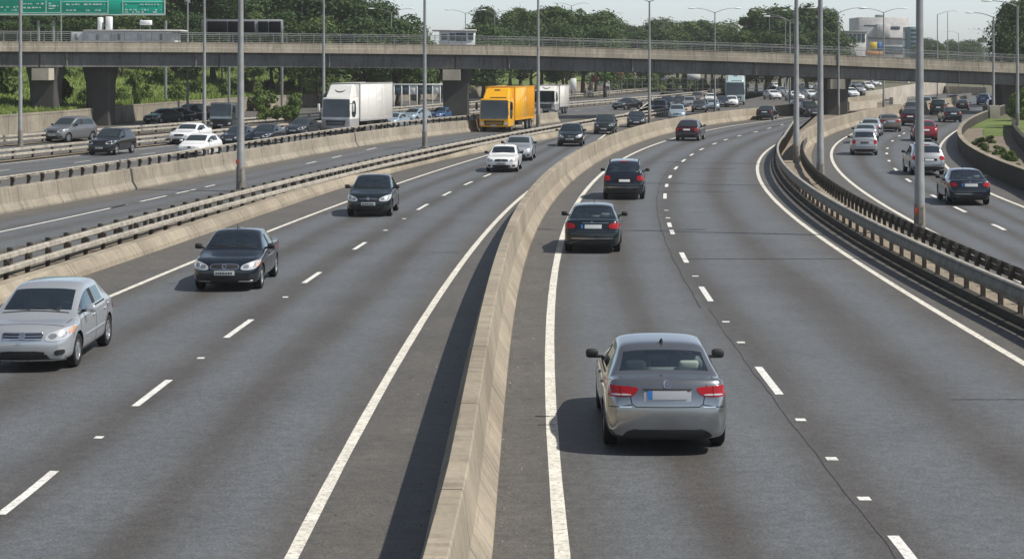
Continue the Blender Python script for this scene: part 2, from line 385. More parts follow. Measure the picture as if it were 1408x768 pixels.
def ys(y0, y1, step=2.0):
    n = max(2, int((y1 - y0) / step)); return [y0 + (y1 - y0) * i / n for i in range(n + 1)]
def path(c, y0, y1, step=2.0, off=0.0):
    o = Off(c, off) if off else c
    return [(o(Y), Y) for Y in ys(y0, y1, step)]
def sweep(P, prof, closed=False, mb=None, mi=0, z=0.0):
    """profile points are (offset to the right, height); uv = (metres along, metres round)"""
    mb = mb or MB(); uvs = mb.uv if mb.uv is not None else []
    mb.uv = uvs; n = len(prof); L = 0.0; b0 = len(mb.v); vs = []
    pl = [0.0]
    for i in range(1, n): pl.append(pl[-1] + math.dist(prof[i], prof[i - 1]))
    for i, p in enumerate(P):
        a = P[max(i - 1, 0)]; c = P[min(i + 1, len(P) - 1)]
        t = Vector((c[0] - a[0], c[1] - a[1])).normalized(); nx, ny = t.y, -t.x
        if i: L += math.dist(P[i][:2], P[i - 1][:2])
        pz = p[2] if len(p) > 2 else z
        for k, (o, h) in enumerate(prof):
            vs.append((p[0] + nx * o, p[1] + ny * o, pz + h)); uvs.append((L, pl[k]))
    fs = []
    m = n if closed else n - 1
    for i in range(len(P) - 1):
        for k in range(m):
            k2 = (k + 1) % n; fs.append((i * n + k, i * n + k2, (i + 1) * n + k2, (i + 1) * n + k))
    if closed or n > 2:
        fs.append(tuple(range(n))); fs.append(tuple((len(P) - 1) * n + k for k in reversed(range(n))))
    mb.add(vs, fs, mi); return mb
def structure(o): o['kind'] = 'structure'; return o

# ------------------------------------------------------------------ ground and roads
mb = MB(); mb.uv = None
xs_ = [-1800, -400, -120, -60, -20, 20, 60, 120, 400, 1800]; yy_ = [-120, -20, 60, 120, 200, 300, 450, 800, 1500, 3500]
mb.add([(x, y, -.03) for y in yy_ for x in xs_], [(j * 10 + i, j * 10 + i + 1, (j + 1) * 10 + i + 1, (j + 1) * 10 + i) for j in range(9) for i in range(9)])
structure(mb.build('ground', M['ground'], recalc=False))

def road(name, XL, XR, lines, y0, y1, mat, z=0.0):
    """lines: (curve, lane coordinate); the sheet spans XL..XR"""
    mb = MB(); mb.uv = []; rows = ys(y0, y1, 1.5); cols = None
    for Y in rows:
        a, b = XL(Y), XR(Y); pts = [(a, None)] + [(c(Y), s) for c, s in lines] + [(b, None)]
        w = (lines[-1][0](Y) - lines[0][0](Y)) / (lines[-1][1] - lines[0][1])
        pts[0] = (a, lines[0][1] - (lines[0][0](Y) - a) / w); pts[-1] = (b, lines[-1][1] + (b - lines[-1][0](Y)) / w)
        r = []
        for i in range(len(pts) - 1):
            for k in range(4): t = k / 4; r.append((pts[i][0] * (1 - t) + pts[i + 1][0] * t, pts[i][1] * (1 - t) + pts[i + 1][1] * t))
        r.append(pts[-1]); cols = len(r)
        for x, s in r: mb.v.append((x, Y, z)); mb.uv.append((Y, s))
    for j in range(len(rows) - 1):
        for i in range(cols - 1): mb.f.append([j * cols + i, j * cols + i + 1, (j + 1) * cols + i + 1, (j + 1) * cols + i]); mb.mi.append(0)
    return structure(mb.build(name, mat, recalc=False))
def marks(name, c, w, segs, mat, parent, z=.004, jag=.0):
    mb = MB()
    for a, b in segs:
        P = path(c, a, b, 1.2 if b - a > 3 else max(.3, (b - a) / 2)); rows = []
        for i, p in enumerate(P):
            s = c.slope(p[1]); k = 1 / math.sqrt(1 + s * s); nx, ny = k, -s * k
            ww = w * (1 + random.uniform(-jag, jag))
            rows += [(p[0] - nx * ww / 2, p[1] - ny * ww / 2, z), (p[0] + nx * ww / 2, p[1] + ny * ww / 2, z)]
        mb.add(rows, [(2 * i, 2 * i + 1, 2 * i + 3, 2 * i + 2) for i in range(len(P) - 1)])
    o = mb.build(name, mat, parent, recalc=False); return o

road_main = road("road", MED, RK, [(RL, 0), (RD, 1), (RR, 2)], -14, 330, M['asphalt'])
road_left = road('road', KC, MBL, [(LL, 0), (LD, 1), (LR, 2)], -14, 330, M['asphalt'])
road_slip = road('road', AA, Off(GB, -1.3), [(Off(AA, 1.2), 0), (Off(AA, 4.6), 1)], 20, 230, M['asphalt_slip'], -.004)
road_far = road('road', EE, Off(AA, -.5), [(Off(EE, 1.0), 0), (Off(EE, 4.6), 1)], 60, 420, M['asphalt_slip'], -.008)
road_back = road('road', GW, Off(EE, -.4), [(Off(FF, 1.0), 0), (Off(FF, 4.4), 1)], 80, 440, M['asphalt_slip'], -.012)
road_right = road('road', Off(JJ, 1.9), WW, [(L2, 0), (D2, 1), (R2, 2)], 10, 330, M['asphalt'], -.004)

def px_segs(px):                          # [(y_near, y_far)] pixel rows -> depth spans
    return [(G(0, a)[1], G(0, b)[1]) for a, b in px]
marks('edge_line', RL, .19, [(-14, 300)], M['line'], road_main, jag=.04)
marks('edge_line', RR, .17, [(-14, 300)], M['line'], road_main, jag=.04)
marks('lane_dashes', RD, .15, px_segs([(774, 736), (542, 504), (414, 394), (361, 347), (322, 316), (312, 306), (273, 266), (257, 253), (245, 241), (233, 229), (222.5, 219), (214, 211.5), (206.5, 204), (198.5, 196.5), (193, 191.3), (187.5, 186), (182, 180.6), (177, 175.6), (172, 171)]), M['line_white'], road_main)
marks('lane_studs', Off(RD, .02), .17, px_segs([(687.5, 682.5), (632.5, 628), (578.5, 575), (471.5, 469.5), (443, 441.4), (380, 379), (300, 299), (289.5, 288.8)]), M['line_white'], road_main)
marks('edge_line', LR, .17, [(-14, 300)], M['line'], road_left, jag=.04)
marks('edge_line', LL, .16, [(-14, 300)], M['line'], road_left, jag=.04)
marks('lane_dashes', LD, .14, px_segs([(707, 647), (558, 522), (464, 439), (389, 374), (343, 333), (288.5, 280.5), (269, 263.5), (254.3, 249.5), (243, 239), (233, 230), (224, 221.5), (216, 214), (200, 198.5), (190, 189)]), M['line_white'], road_left)
marks('lane_studs', Off(LD, .05), .14, px_segs([(602.5, 599.5), (493, 491), (409, 407.6), (317, 316), (301, 300.2)]), M['line_white'], road_left)
marks('lane_dashes', SD, .13, [(30, 75.3)] + px_segs([(286, 281), (277, 269), (266, 260), (257, 254), (225, 222), (217, 214), (206, 203)]), M['line_white'], road_slip, z=0)
marks('edge_line', Off(EE, 1.1), .15, [(60, 380)], M['line_white'], road_far, z=-.004)
marks('lane_dashes', Off(EE, 4.4), .13, [(y, y + 2.2) for y in range(70, 330, 9)], M['line_white'], road_far, z=-.004)
marks('edge_line', L2, .17, [(20, 260)], M['line'], road_right, z=0, jag=.04)
marks('edge_line', R2, .17, [(20, 260)], M['line'], road_right, z=0, jag=.04)
marks('lane_dashes', D2, .16, px_segs([(316, 308), (291.5, 284), (272.5, 267.5), (250, 245.5), (234.5, 231), (222, 220), (212, 210), (204.5, 203), (194.5, 193), (187.5, 186), (184, 182.5), (178, 177), (172, 171.2)]), M['line_white'], road_right, z=0)

# thin dark lines: one long crack by the lane dashes, others across the lanes
def wig(c, off, y0, y1, w, amp, z, parent):
    mb = MB(); rows = []; n = int((y1 - y0) / .25); ph = random.random() * 9
    for i in range(n + 1):
        Y = y0 + (y1 - y0) * i / n; x = c(Y) + off + amp * (math.sin(Y * 1.3 + ph) + .6 * math.sin(Y * 3.9 + 1) + random.uniform(-.5, .5))
        ww = w * random.uniform(.55, 1.3); rows += [(x - ww / 2, Y, z), (x + ww / 2, Y, z)]
    mb.add(rows, [(2 * i, 2 * i + 1, 2 * i + 3, 2 * i + 2) for i in range(n)]); mb.build('dark_line', M['line_dark'], parent, recalc=False)
wig(RD, -.17, -10, 44, .015, .012, .006, road_main); wig(RD, -.34, 44, 110, .03, .015, .006, road_main)
def cross(y, xa, xb, w, parent, skew=0):
    mb = MB(); n = 24; rows = []
    for i in range(n + 1):
        x = xa + (xb - xa) * i / n; Y = y + skew * (x - xa) + random.uniform(-.02, .02); ww = w * random.uniform(.4, 1.2)
        rows += [(x, Y - ww / 2, .007), (x, Y + ww / 2, .007)]
    mb.add(rows, [(2 * i + 1, 2 * i, 2 * i + 2, 2 * i + 3) for i in range(n)]); mb.build('dark_line', M['line_dark'], parent, recalc=False)
def cross_px(x0, x1, y, w, parent): a = G(x0, y); b = G(x1, y); cross(a[1], a[0], b[0], w, parent)
cross_px(938, 1208, 356, .10, road_main); cross_px(1308, 1408, 549, .05, road_main); cross_px(740, 764, 584, .05, road_main)  # thin dark lines drawn across the carriageway
cross_px(905, 1010, 264, .12, road_main); cross_px(592, 632, 347, .07, road_left); cross_px(945, 1012, 232, .16, road_main)
cross_px(1052, 1066, 228, .15, road_main)

# ------------------------------------------------------------------ concrete barriers and kerbs
def barrier(name, c, y0, y1, prof, mat, label, cat, step=1.5):
    o = sweep(path(c, y0, y1, step), prof, True).build(name, mat, smooth=False)
    return tag(o, label, cat)
PROF_NJ = [(-.42, -.01), (-.42, .08), (-.21, .42), (-.135, 1.06), (-.115, 1.09), (.115, 1.09), (.135, 1.06), (.21, .42), (.42, .08), (.42, -.01)]
med = barrier('concrete_barrier', Off(MED, -.42), -14, 260, PROF_NJ, M['concrete'], 'long curving concrete median barrier with sloped foot between the two main carriageways', 'barrier')
PROF_A = [(-.12, -.02), (-.12, .95), (.12, .95), (.15, .92), (.24, .34), (.42, .07), (.42, -.02)]
barrier('concrete_barrier', Off(AA, -.42), 40, 175, PROF_A, M['concrete_wall'], 'tall concrete wall with a railing along its back, running beside the slip road at left', 'barrier')
PROF_K = [(.0, -.02), (-.03, .13), (-.2, .36), (-.24, .39), (-.55, .40), (-.58, .37), (-.58, -.02)]
barrier('kerb_wall', KC, 24, 230, PROF_K, M['concrete_kerb'], 'low sloped concrete kerb wall under the cream double guardrail', 'kerb')
PROF_R = [(0, -.02), (.02, .10), (.20, .12), (.23, .27), (.38, .29), (.40, -.02)]
barrier('kerb_wall', RK, 20, 150, PROF_R, M['concrete_dark'], 'dark stepped concrete kerb wall curving along the right shoulder of the main road', 'kerb')
PROF_H = [(-.12, -.02), (-.12, 1.15), (.12, 1.15), (.15, 1.12), (.22, .36), (.42, .07), (.42, -.02)]
barrier('concrete_barrier', Off(HH, -.2), 106, 245, PROF_H, M['concrete'], 'curved beige concrete barrier along the left side of the right-hand road', 'barrier')
PROF_W = [(0, -.02), (.0, .88), (-.02, .93), (.24, .95), (.26, .9), (.26, -.02)]
wo = barrier('concrete_barrier', WW, 60, 215, PROF_W, M['concrete_dark'], 'dark curved retaining wall with a pale top edge at the far right', 'wall', 1.2)
sweep(path(WW, 60, 215, 1.2), [(-.035, .951), (-.035, .99), (.255, 1.01), (.255, .953)], True).build('coping', M['concrete_kerb'], wo)
barrier('retaining_wall', W2, 92, 160, [(0, -.02), (0, 1.15), (-.03, 1.2), (.22, 1.22), (.25, -.02)], M['concrete_dark'], 'curved planter wall at the right frame edge beyond the grass patch', 'wall')
barrier('retaining_wall', GW, 88, 420, [(0, -.02), (0, 1.45), (.03, 1.45), (.03, 1.6), (-.3, 1.6), (-.3, -.02)], M['concrete_wall'], 'beige block retaining wall at the foot of the green bank behind the left piers', 'wall')

# beds under the guardrails and behind the right wall
def bed(name, A, B, y0, y1, z, mat, edge=.2):
    mb = MB(); rows = ys(y0, y1, 2.0); n = 5
    for Y in rows:
        a, b = A(Y), B(Y)
        for k in range(n + 1): mb.v.append((a + (b - a) * k / n, Y, z + (random.uniform(-.03, .03) if 0 < k < n else 0)))
    for j in range(len(rows) - 1):
        for i in range(n): mb.f.append([j * 6 + i, j * 6 + i + 1, j * 6 + 7 + i, j * 6 + 6 + i]); mb.mi.append(0)
    return structure(mb.build(name, mat, recalc=False))
bed('verge', Off(GB, -1.4), Off(KC, -.5), 24, 200, .10, M['dirt'])
bed('verge', Off(RK, .39), Off(JJ, 1.95), 20, 128, .10, M['dirt_pale'])
bed('verge', Off(RK, .39), Off(HH, -.3), 128, 240, .10, M['dirt'])
bed('verge', Off(WW, .25), Off(W2, .02), 62, 150, .32, M['dirt'])
bed('verge', Off(W2, .24), Off(W2, 60), 92, 160, 1.05, M['grass_ground'])
bed('verge', Off(WW, .25), Off(WW, 26), 150, 178, .22, M['grass_ground'])
bed('verge', Off(EE, -.9), Off(EE, .5), 60, 380, .06, M['dirt'])
bed('verge', Off(FF, -.6), Off(FF, .5), 80, 400, .06, M['dirt'])
# green lawn patch inside the right wall
mb = MB(); P_ = [G(1352, 184), G(1358, 177), G(1371, 178), G(1384, 182), G(1384, 193), G(1352, 194)]
mb.add([(x, y, .36) for x, y in P_] + [(x, y, .30) for x, y in P_], [tuple(range(6))] + [(i, (i + 1) % 6, (i + 1) % 6 + 6, i + 6) for i in range(6)])
structure(mb.build('lawn', M['grass_ground']))

# ------------------------------------------------------------------ guardrails: beams + single posts
W_BEAM = [(-.03, 0), (.035, .015), (.05, .05), (.005, .08), (.05, .11), (.035, .145), (-.03, .16), (-.045, .08)]
post_mesh = {}
def guardrail(label, c, y0, y1, beams, post_h, post_sp, mbeam, mpost, zb=.1, group=None, post_off=-.07, plate=False, pw=.10, p0=None, p1=None):
    Y = (y0 + y1) / 2; root = empty('guardrail', (c((p0 or y0)), (p0 or y0), zb)); tag(root, label, 'guardrail', group)
    inv = Vector((-c((p0 or y0)), -(p0 or y0), -zb))
    for off, z, prof in beams:
        m = sweep([(x, y, z) for x, y in path(c, y0, y1, 1.5, off)], prof, True)
        m.v = [tuple(Vector(v) + inv) for v in m.v]; m.build('beam', mbeam, root, smooth=False)
    key = (post_h, plate, mpost.name, pw)
    if key not in post_mesh:
        m = MB(); m.box((0, 0, post_h / 2), (pw, .12, post_h))
        if plate: m.box((-.10, 0, post_h - .16), (.12, .24, .24)); m.box((-.02, 0, post_h - .34), (.16, .08, .08))
        else: m.box((.07, 0, post_h - .12), (.07, .10, .16))
        me = m.mesh('post'); me.materials.append(mpost); post_mesh[key] = me
    Yp = p0 or y0; yend = p1 or y1; k = 0
    while Yp < yend and k < 100:
        s = c.slope(Yp); o = link_mesh('post', post_mesh[key], root)
        oc = Off(c, post_off); o.location = Vector((oc(Yp), Yp, zb)) + inv
        o.rotation_euler = (random.uniform(-.03, .03), random.uniform(-.03, .03), -math.atan(s)); k += 1
        Yp += post_sp / math.sqrt(1 + s * s)
    return root
TOP_BEAM = [(-.09, 0), (.05, .0), (.07, .03), (.06, .13), (.02, .16), (-.08, .16), (-.10, .12)]
guardrail('weathered cream guardrail of two beams on rusty posts above the low kerb wall at left', GB, 30, 200,
          [(-.04, .68, TOP_BEAM), (.20, .40, TOP_BEAM)], .62, 1.55, M['rail'], M['post'], .1, post_off=.06, p0=42, p1=196)
guardrail('dark guardrail with blackened post blocks facing the slip road, behind the cream double beam', Off(GB, -1.0), 30, 190,
          [(-.10, .46, [(-.04, -.05), (0, .12), (.04, .2), (.05, .0), (.02, -.1)])], .64, 1.5, M['rail_olive'], M['rail_dark'], .1, post_off=.10, pw=.13, p0=42, p1=188)
guardrail('thin pale railing with short dark posts along the back of the tall slip road wall', Off(AA, -.80), 48, 172,
          [(-.05, 1.18, W_BEAM), (-.05, .86, [(-.02, 0), (.02, 0), (.02, .06), (-.02, .06)])], 1.28, 1.35, M['rail'], M['post'], 0, post_off=.06, p0=60, p1=171)
guardrail('grey guardrail beam curving along the right shoulder of the main road', Off(JJ, -.03), 22, 150,
          [(0, .72, [(-.07, -.02), (-.03, .12), (.02, .18), (.07, .12), (.05, .02), (.08, -.06), (.03, -.14), (-.05, -.12)])], .74, 1.5, M['rail_olive'], M['post'], .1, post_off=.1, p0=32, p1=148)
_r = [o for o in COL.objects if o.get('label', '').startswith('grey guardrail beam')][0]
_m = sweep([(x - _r.location.x, y - _r.location.y, .805) for x, y in path(Off(JJ, -.03), 22, 150, 1.5, .02)], [(-.07, 0), (.06, .02), (.05, .05), (-.05, .04)], True); _m.build('top_lip', M['rail'], _r)
guardrail('dark guardrail with hanging post blocks that faces the right-hand road', Off(JJ, 1.35), 24, 122,
          [(.12, .44, W_BEAM), (.12, .62, W_BEAM)], .60, 1.1, M['rail_dark'], M['rail_dark'], .2, post_off=0, plate=False, p0=34, p1=118)
guardrail('cream double guardrail with rusty posts on the near side of the left median', EE, 62, 330,
          [(0, .58, TOP_BEAM), (.05, .28, TOP_BEAM)], .62, 2.5, M['rail'], M['post'], .06, p0=96, p1=325)
guardrail('cream double guardrail with rusty posts on the far side of the left median', FF, 80, 400,
          [(0, .58, TOP_BEAM), (.05, .28, TOP_BEAM)], .62, 2.9, M['rail'], M['post'], .06, p0=112, p1=395)

# ------------------------------------------------------------------ overpass
def bd(x): return 158 + x / 1408 * 42
def li(x, T):
    for (a, va), (b, vb) in zip(T, T[1:]):
        if x <= b or b == T[-1][0]: return va + (vb - va) * (x - a) / (b - a)
TOPY = [(-300, 56), (0, 56.5), (350, 58.5), (700, 62), (1056, 72), (1261, 80), (1408, 86.5), (1600, 96)]
PARY = [(-300, 70), (0, 71), (350, 72.5), (700, 76), (1056, 86), (1261, 95), (1408, 101), (1600, 110)]
UNDY = [(-300, 92), (0, 92.5), (350, 92), (700, 95), (1056, 104), (1261, 111.5), (1408, 117.5), (1600, 127)]
bx = [-260 + i * 20 for i in range(int(1860 / 20) + 1)]
def smooth_tab(T):
    v = [li(x, T) for x in bx]
    for _ in range(12): v = [v[0]] + [(v[i - 1] + 2 * v[i] + v[i + 1]) / 4 for i in range(1, len(v) - 1)] + [v[-1]]
    return v
TOPv, PARv, UNDv = smooth_tab(TOPY), smooth_tab(PARY), smooth_tab(UNDY)
def zat(yv, x): return CAMH - (yv - HZ) / F * bd(x)
PB = []
for i, x in enumerate(bx): PB.append(((x - 704) / F * bd(x), bd(x), zat(TOPv[i], x), zat(PARv[i], x), zat(UNDv[i], x)))
def bridge_at(x):
    i = min(max((x - bx[0]) / 20, 0), len(bx) - 1.001); k = int(i); t = i - k
    return [PB[k][j] * (1 - t) + PB[k + 1][j] * t for j in range(5)]
bridge = empty('overpass', (0, 175, 0)); tag(bridge, 'long concrete flyover on dark piers crossing over all the roads', 'overpass')
def bsweep(name, fn, mat, parent=bridge, closed=True):
    mb = MB(); mb.uv = []; L = 0; n = None
    for i, p in enumerate(PB):
        pr = fn(*p[2:]); n = len(pr)
        if i: L += math.dist(p[:2], PB[i - 1][:2])
        a = PB[max(i - 1, 0)]; c = PB[min(i + 1, len(PB) - 1)]; t = Vector((c[0] - a[0], c[1] - a[1])).normalized()
        nx, ny = -t.y, t.x
        v = 0
        for k, (o, z) in enumerate(pr):
            mb.v.append((p[0] + nx * o, p[1] + ny * o - 175, z))
            if k: v += math.dist(pr[k], pr[k - 1])
            mb.uv.append((L, v))
    for i in range(len(PB) - 1):
        for k in range(n): k2 = (k + 1) % n; mb.f.append([i * n + k, i * n + k2, (i + 1) * n + k2, (i + 1) * n + k]); mb.mi.append(0)
    mb.f.append(list(range(n))); mb.f.append([(len(PB) - 1) * n + k for k in range(n)]); mb.mi += [0, 0]
    return mb.build(name, mat, parent)
BW = 11.0
bsweep('parapet', lambda t, p, u: [(0, p), (0, p + (t - p) * .45), (.05, p + (t - p) * .45 + .02), (.05, t - .06), (.02, t - .06), (.02, t), (.36, t), (.36, p + .003), (.3, p)], M['concrete_bridge'])
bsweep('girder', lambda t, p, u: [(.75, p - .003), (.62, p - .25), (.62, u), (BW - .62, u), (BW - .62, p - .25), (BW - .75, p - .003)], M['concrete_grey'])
bsweep('deck', lambda t, p, u: [(.37, p), (.37, p + .25), (BW - .37, p + .25), (BW - .37, p)], M['asphalt_slip'])
bsweep('parapet', lambda t, p, u: [(BW - .36, p), (BW - .36, t), (BW, t), (BW, p)], M['concrete_bridge'])
rail_ob = bsweep('railing', lambda t, p, u: [(.17, t + .82), (.17, t + .88), (.23, t + .88), (.23, t + .82)], M['galv'])
for hz in (.14, .32, .50, .66):
    bsweep('rail_bar', lambda t, p, u: [(.185, t + hz), (.185, t + hz + .028), (.215, t + hz + .028), (.215, t + hz)], M['galv'], rail_ob)
m = MB(); m.box((0, 0, .42), (.07, .07, .86)); m.box((0, 0, .02), (.16, .16, .04)); rp = m.mesh('rail_post'); rp.materials.append(M['galv'])
for i in range(98):
    x = -200 + i * 1800 / 97; p = bridge_at(x); o = link_mesh('rail_post', rp, rail_ob); o.location = (p[0], p[1] + .2 - 175, p[2])
bsweep('railing', lambda t, p, u: [(BW - .25, t + .82), (BW - .25, t + .88), (BW - .19, t + .88), (BW - .19, t + .82)], M['galv'])
# expansion joints and drain pipes on the girder
m = MB()
for x in (52, 300, 626, 900, 1156, 1398):
    p = bridge_at(x); m2 = MB(); m2.box((p[0], p[1] + .66 - 175, (p[3] + p[4]) / 2 - .1), (.07, .12, p[3] - p[4] - .2)); m2.build('expansion_joint', M['black'], bridge)
for x in (90, 268, 452, 700, 870, 1040, 1320):
    p = bridge_at(x); m2 = MB(); m2.tube([(p[0], p[1] + .5 - 175, p[3] + .05), (p[0], p[1] + .5 - 175, p[4] + .1)], .07, 8); m2.box((p[0], p[1] + .5 - 175, p[3] - .3), (.22, .22, .12)); m2.build('drain_pipe', M['galv_dark'], bridge)
def pier(x, wid, dep, front, cap=True):
    p = bridge_at(x); u = p[4]; g = -.05
    m = MB(); w = wid / 2
    # flared column: rectangular rings
    rings = [(g, 1.0, 1.0), (u * .55, 1.0, 1.0), (u * .75, 1.06, 1.02), (u - .02, 1.32, 1.1)]
    vs = []; fs = []
    ch = .12
    for z, k, kd in rings:
        W, Dp = w * k, dep / 2 * kd
        for sx, sy in ((-1, -1), (1, -1), (1, 1), (-1, 1)):
            a = (sx * (W - ch), sy * Dp); b = (sx * W, sy * (Dp - ch))
            q = (a, b) if sx * sy < 0 else (b, a)
            for e in q: vs.append((e[0], e[1], z))
    n = 8
    for i in range(len(rings) - 1):
        for k in range(n): fs.append((i * n + k, i * n + (k + 1) % n, (i + 1) * n + (k + 1) % n, (i + 1) * n + k))
    fs.append(tuple(range(n))); fs.append(tuple((len(rings) - 1) * n + k for k in range(n)))
    m.add([(v[0] + p[0], v[1] + p[1] + front + dep / 2 - 175, v[2]) for v in vs], fs)
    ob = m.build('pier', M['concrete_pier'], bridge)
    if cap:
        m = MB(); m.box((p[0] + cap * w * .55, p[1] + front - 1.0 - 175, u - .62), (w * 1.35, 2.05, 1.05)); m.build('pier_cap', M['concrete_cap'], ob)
    return ob
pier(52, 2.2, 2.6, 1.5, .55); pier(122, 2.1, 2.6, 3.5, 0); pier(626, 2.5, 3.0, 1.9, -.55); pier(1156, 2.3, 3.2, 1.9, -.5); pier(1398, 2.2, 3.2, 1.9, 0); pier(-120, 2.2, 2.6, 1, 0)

# ------------------------------------------------------------------ lamp posts
def lamp_post(px, py, y_top, r, arms, label, d=None, z0=0.0, group='tall grey lamp posts', refl=0, name='lamp_post'):
    """arms: list of (direction x, direction y, length); y_top: image row of the top"""
    if d is None: X, Y = G(px, py, z0)
    else: X, Y = (px - 704) / F * d, d
    h = (CAMH - (y_top - HZ) / F * Y) - z0
    root = empty(name, (X, Y, z0)); tag(root, label, 'lamp post', group)
    m = MB(); m.lathe([(r * 1.08, 0), (r * 1.05, 1.9), (r * .98, 1.92), (r * .55, h), (0, h)], 14); m.build('pole', M['galv'], root, smooth=True, sharp=40)
    m = MB(); m.lathe([(r * 1.9, 0), (r * 1.9, .06), (r * 1.22, .08), (r * 1.16, 1.1), (r * 1.07, 1.13)], 14)
    m.box((0, -r * 1.12, .75), (r * .9, .05, .55)); m.build('base', M['galv_dark'], root, smooth=True, sharp=35)
    if refl: m = MB(); m.box((-r * .8, -r * .9, refl), (.11, .07, .20)); m.box((-r * .55, -r * .6, refl), (.2, .05, .05)); m.build('reflector', M['reflector'], root)
    for (ax, ay, L) in arms:
        v = Vector((ax, ay, 0)).normalized(); pts = []
        for k in range(7):
            t = k / 6; pts.append(v * (L * t) + Vector((0, 0, h - .08 + .62 * L / 2.6 * (1 - (1 - t) ** 2))))
        m = MB(); m.tube(pts, [r * .34 - (r * .12) * k / 6 for k in range(7)], 7); arm = m.build('arm', M['galv'], root, smooth=True, sharp=40)
        m = MB(); e = pts[-1]; R = Matrix.Rotation(math.atan2(v.y, v.x), 3, 'Z')
        m.lathe([(0.001, -.3), (.10, -.26), (.15, 0), (.13, .4), (.04, .52), (.001, .53)], 10, 'X')
        m.v = [tuple(R @ Vector((q[0], q[1], q[2] * .55)) + e + v * .25) for q in m.v]
        m.build('lamp_head', M['white_paint'], arm, smooth=True, sharp=50)
    return root
both = [(-1, .15, 2.3), (1, .1, 2.3)]
lt_ = lambda L: [(-1, .1, L)]
lamp_post(331, 263, -100, .175, both, 'thick grey lamp post rising from the cream guardrail left of the small black hatchback', refl=1.35)
lamp_post(584, 203, -28, .15, both, 'grey lamp post on the cream guardrail to the left of the orange lorry')
lamp_post(740, 175, -12, .16, both, 'grey lamp post right beside the right flank of the orange lorry')
lamp_post(893, 175, 1.5, .13, both, 'double arm lamp post behind the median barrier beside an oncoming dark green car')
lamp_post(983, 154, 17, .11, both, 'double arm lamp post behind the median barrier above the far red SUV')
lamp_post(445, 184, -20, .14, both, 'lamp post directly at the left edge of the white box lorry cab')
lamp_post(28, 201, -30, .15, both, 'leftmost lamp post, standing at the guardrail in front of the first pier')
lamp_post(84, 152, -16, .13, both, 'lamp post passing across the green motorway sign between the two left piers')
lamp_post(258, 168, -22, .12, both, 'thin lamp post behind the parked row, first left of the pale lorry cab')
lamp_post(281, 186, -26, .15, both, 'lamp post beside the right rear of the upper white saloon at left')
lamp_post(305, 144, -14, .12, both, 'thin lamp post on the wall just above the pale lorry cab')
lamp_post(415, 146, 2, .12, both, 'double arm lamp post right of the dark display board by the green bank')
lamp_post(538, 146, 17, .11, both, 'double arm lamp post rising behind the white box lorry roof')
lamp_post(680, 134, 18.5, .11, both, 'double arm lamp post rising behind the orange lorry roof')
lamp_post(640, 138, 18, .10, both, 'double arm lamp post in the sky gap next to the white site building')
lamp_post(786, 131, 8, .11, both, 'lamp post before the dense trees, right of the orange lorry post')
lamp_post(838, 127, 21, .11, both, 'lamp post left of the saddle in the treeline beyond the flyover')
lamp_post(913, 122, 31, .10, lt_(2.4), 'short looking lamp post against the hazy middle treeline with one arm to the left')
lamp_post(885, 124, 30, .08, [(1, .1, 2.4)], 'slim far lamp post with one arm to the right against the treeline')
lamp_post(1095, 226, -60, .17, both, 'lamp post where the beige curved barrier starts, left one of the pair on the right')
lamp_post(1128, 256, -80, .165, both, 'lamp post in the dark guardrail median, nearer one of the pair on the right')
lamp_post(1264.5, 326, -190, .165, both, 'thickest nearest lamp post, in the median in front of the silver SUV', refl=.9)
lamp_post(1153, 160, 17, .12, both, 'double arm lamp post standing against the right-hand dark pier')
lamp_post(1215, 149, 17, .13, both, 'double arm lamp post in front of the grey block building')
lamp_post(1086, 143, 28, .12, lt_(2.2), 'slim lamp post just left of the pair, with one arm to the left', d=205)
lamp_post(1366, 164, 23, .15, lt_(2.0), 'single arm lamp post on a concrete block inside the far right wall')
lamp_post(1399, 176, 8, .13, lt_(1.9), 'single arm lamp post nearest the right frame edge above the planter wall', z0=.9)
lamp_post(1289, 133, 20, .11, [(1, .1, 2.6)], 'far lamp post with one arm to the right, just right of the thickest post', d=270)
lamp_post(1303, 125, 17, .09, [], 'bare mast with no arm to the right of the thickest lamp post', d=300, name='lamp_mast')
lamp_post(1353, 128, 43, .10, both, 'small far double arm lamp post above the right end of the flyover', d=350)
lamp_post(1318, 120, 46, .09, lt_(2.4), 'smallest far lamp post above the low hazy treeline at right', d=380)
lamp_post(1080, 122, 25, .10, lt_(3.0), 'far lamp post with one long arm before the tall trees at right', d=290)
lamp_post(1058, 122, 18, .09, both, 'far double arm lamp post left of the tall trees by the grey block building', d=310)
m = MB(); x_, y_ = G(1366, 166); m.box((x_, y_ - .1, .75), (1.0, 1.0, 1.5)); tag(m.build('concrete_plinth', M['concrete_cap']), 'pale concrete block under the single arm lamp post at the far right', 'plinth')

# grit swept against the barriers and kerbs
r = random.Random(21); vs = []; fs = []
def grit(c, o0, o1, y0, y1, n, z=.0):
    for k in range(n):
        Y = y0 + (y1 - y0) * r.random() ** 1.6; X = c(Y) + o0 + (o1 - o0) * r.random() ** 2.2; q = r.uniform(.005, .015) * (1.7 if r.random() < .06 else 1); b = len(vs); a = r.uniform(0, 6.28)
        for i in range(3): vs.append((X + q * 1.3 * math.cos(a + 2.1 * i), Y + q * 1.3 * math.sin(a + 2.1 * i), z + .001))
        vs.append((X, Y, z + q * 1.1)); fs.extend([(b, b + 1, b + 3), (b + 1, b + 2, b + 3), (b + 2, b, b + 3)])
grit(MED, .02, 1.0, 16, 75, 900); grit(MBL, -.02, -1.3, 16, 60, 500); grit(RK, -.02, -1.2, 34, 90, 700); grit(KC, .02, 1.6, 40, 100, 900)
me = D.meshes.new('grit'); me.from_pydata(vs, [], fs); me.materials.append(mixed('grit_stone', (.10, .09, .075), (.34, .30, .24), 2.5)); tag(link_mesh('grit', me), 'loose grit and small stones lying on the shoulders along the concrete barriers', 'grit', None, 'stuff')
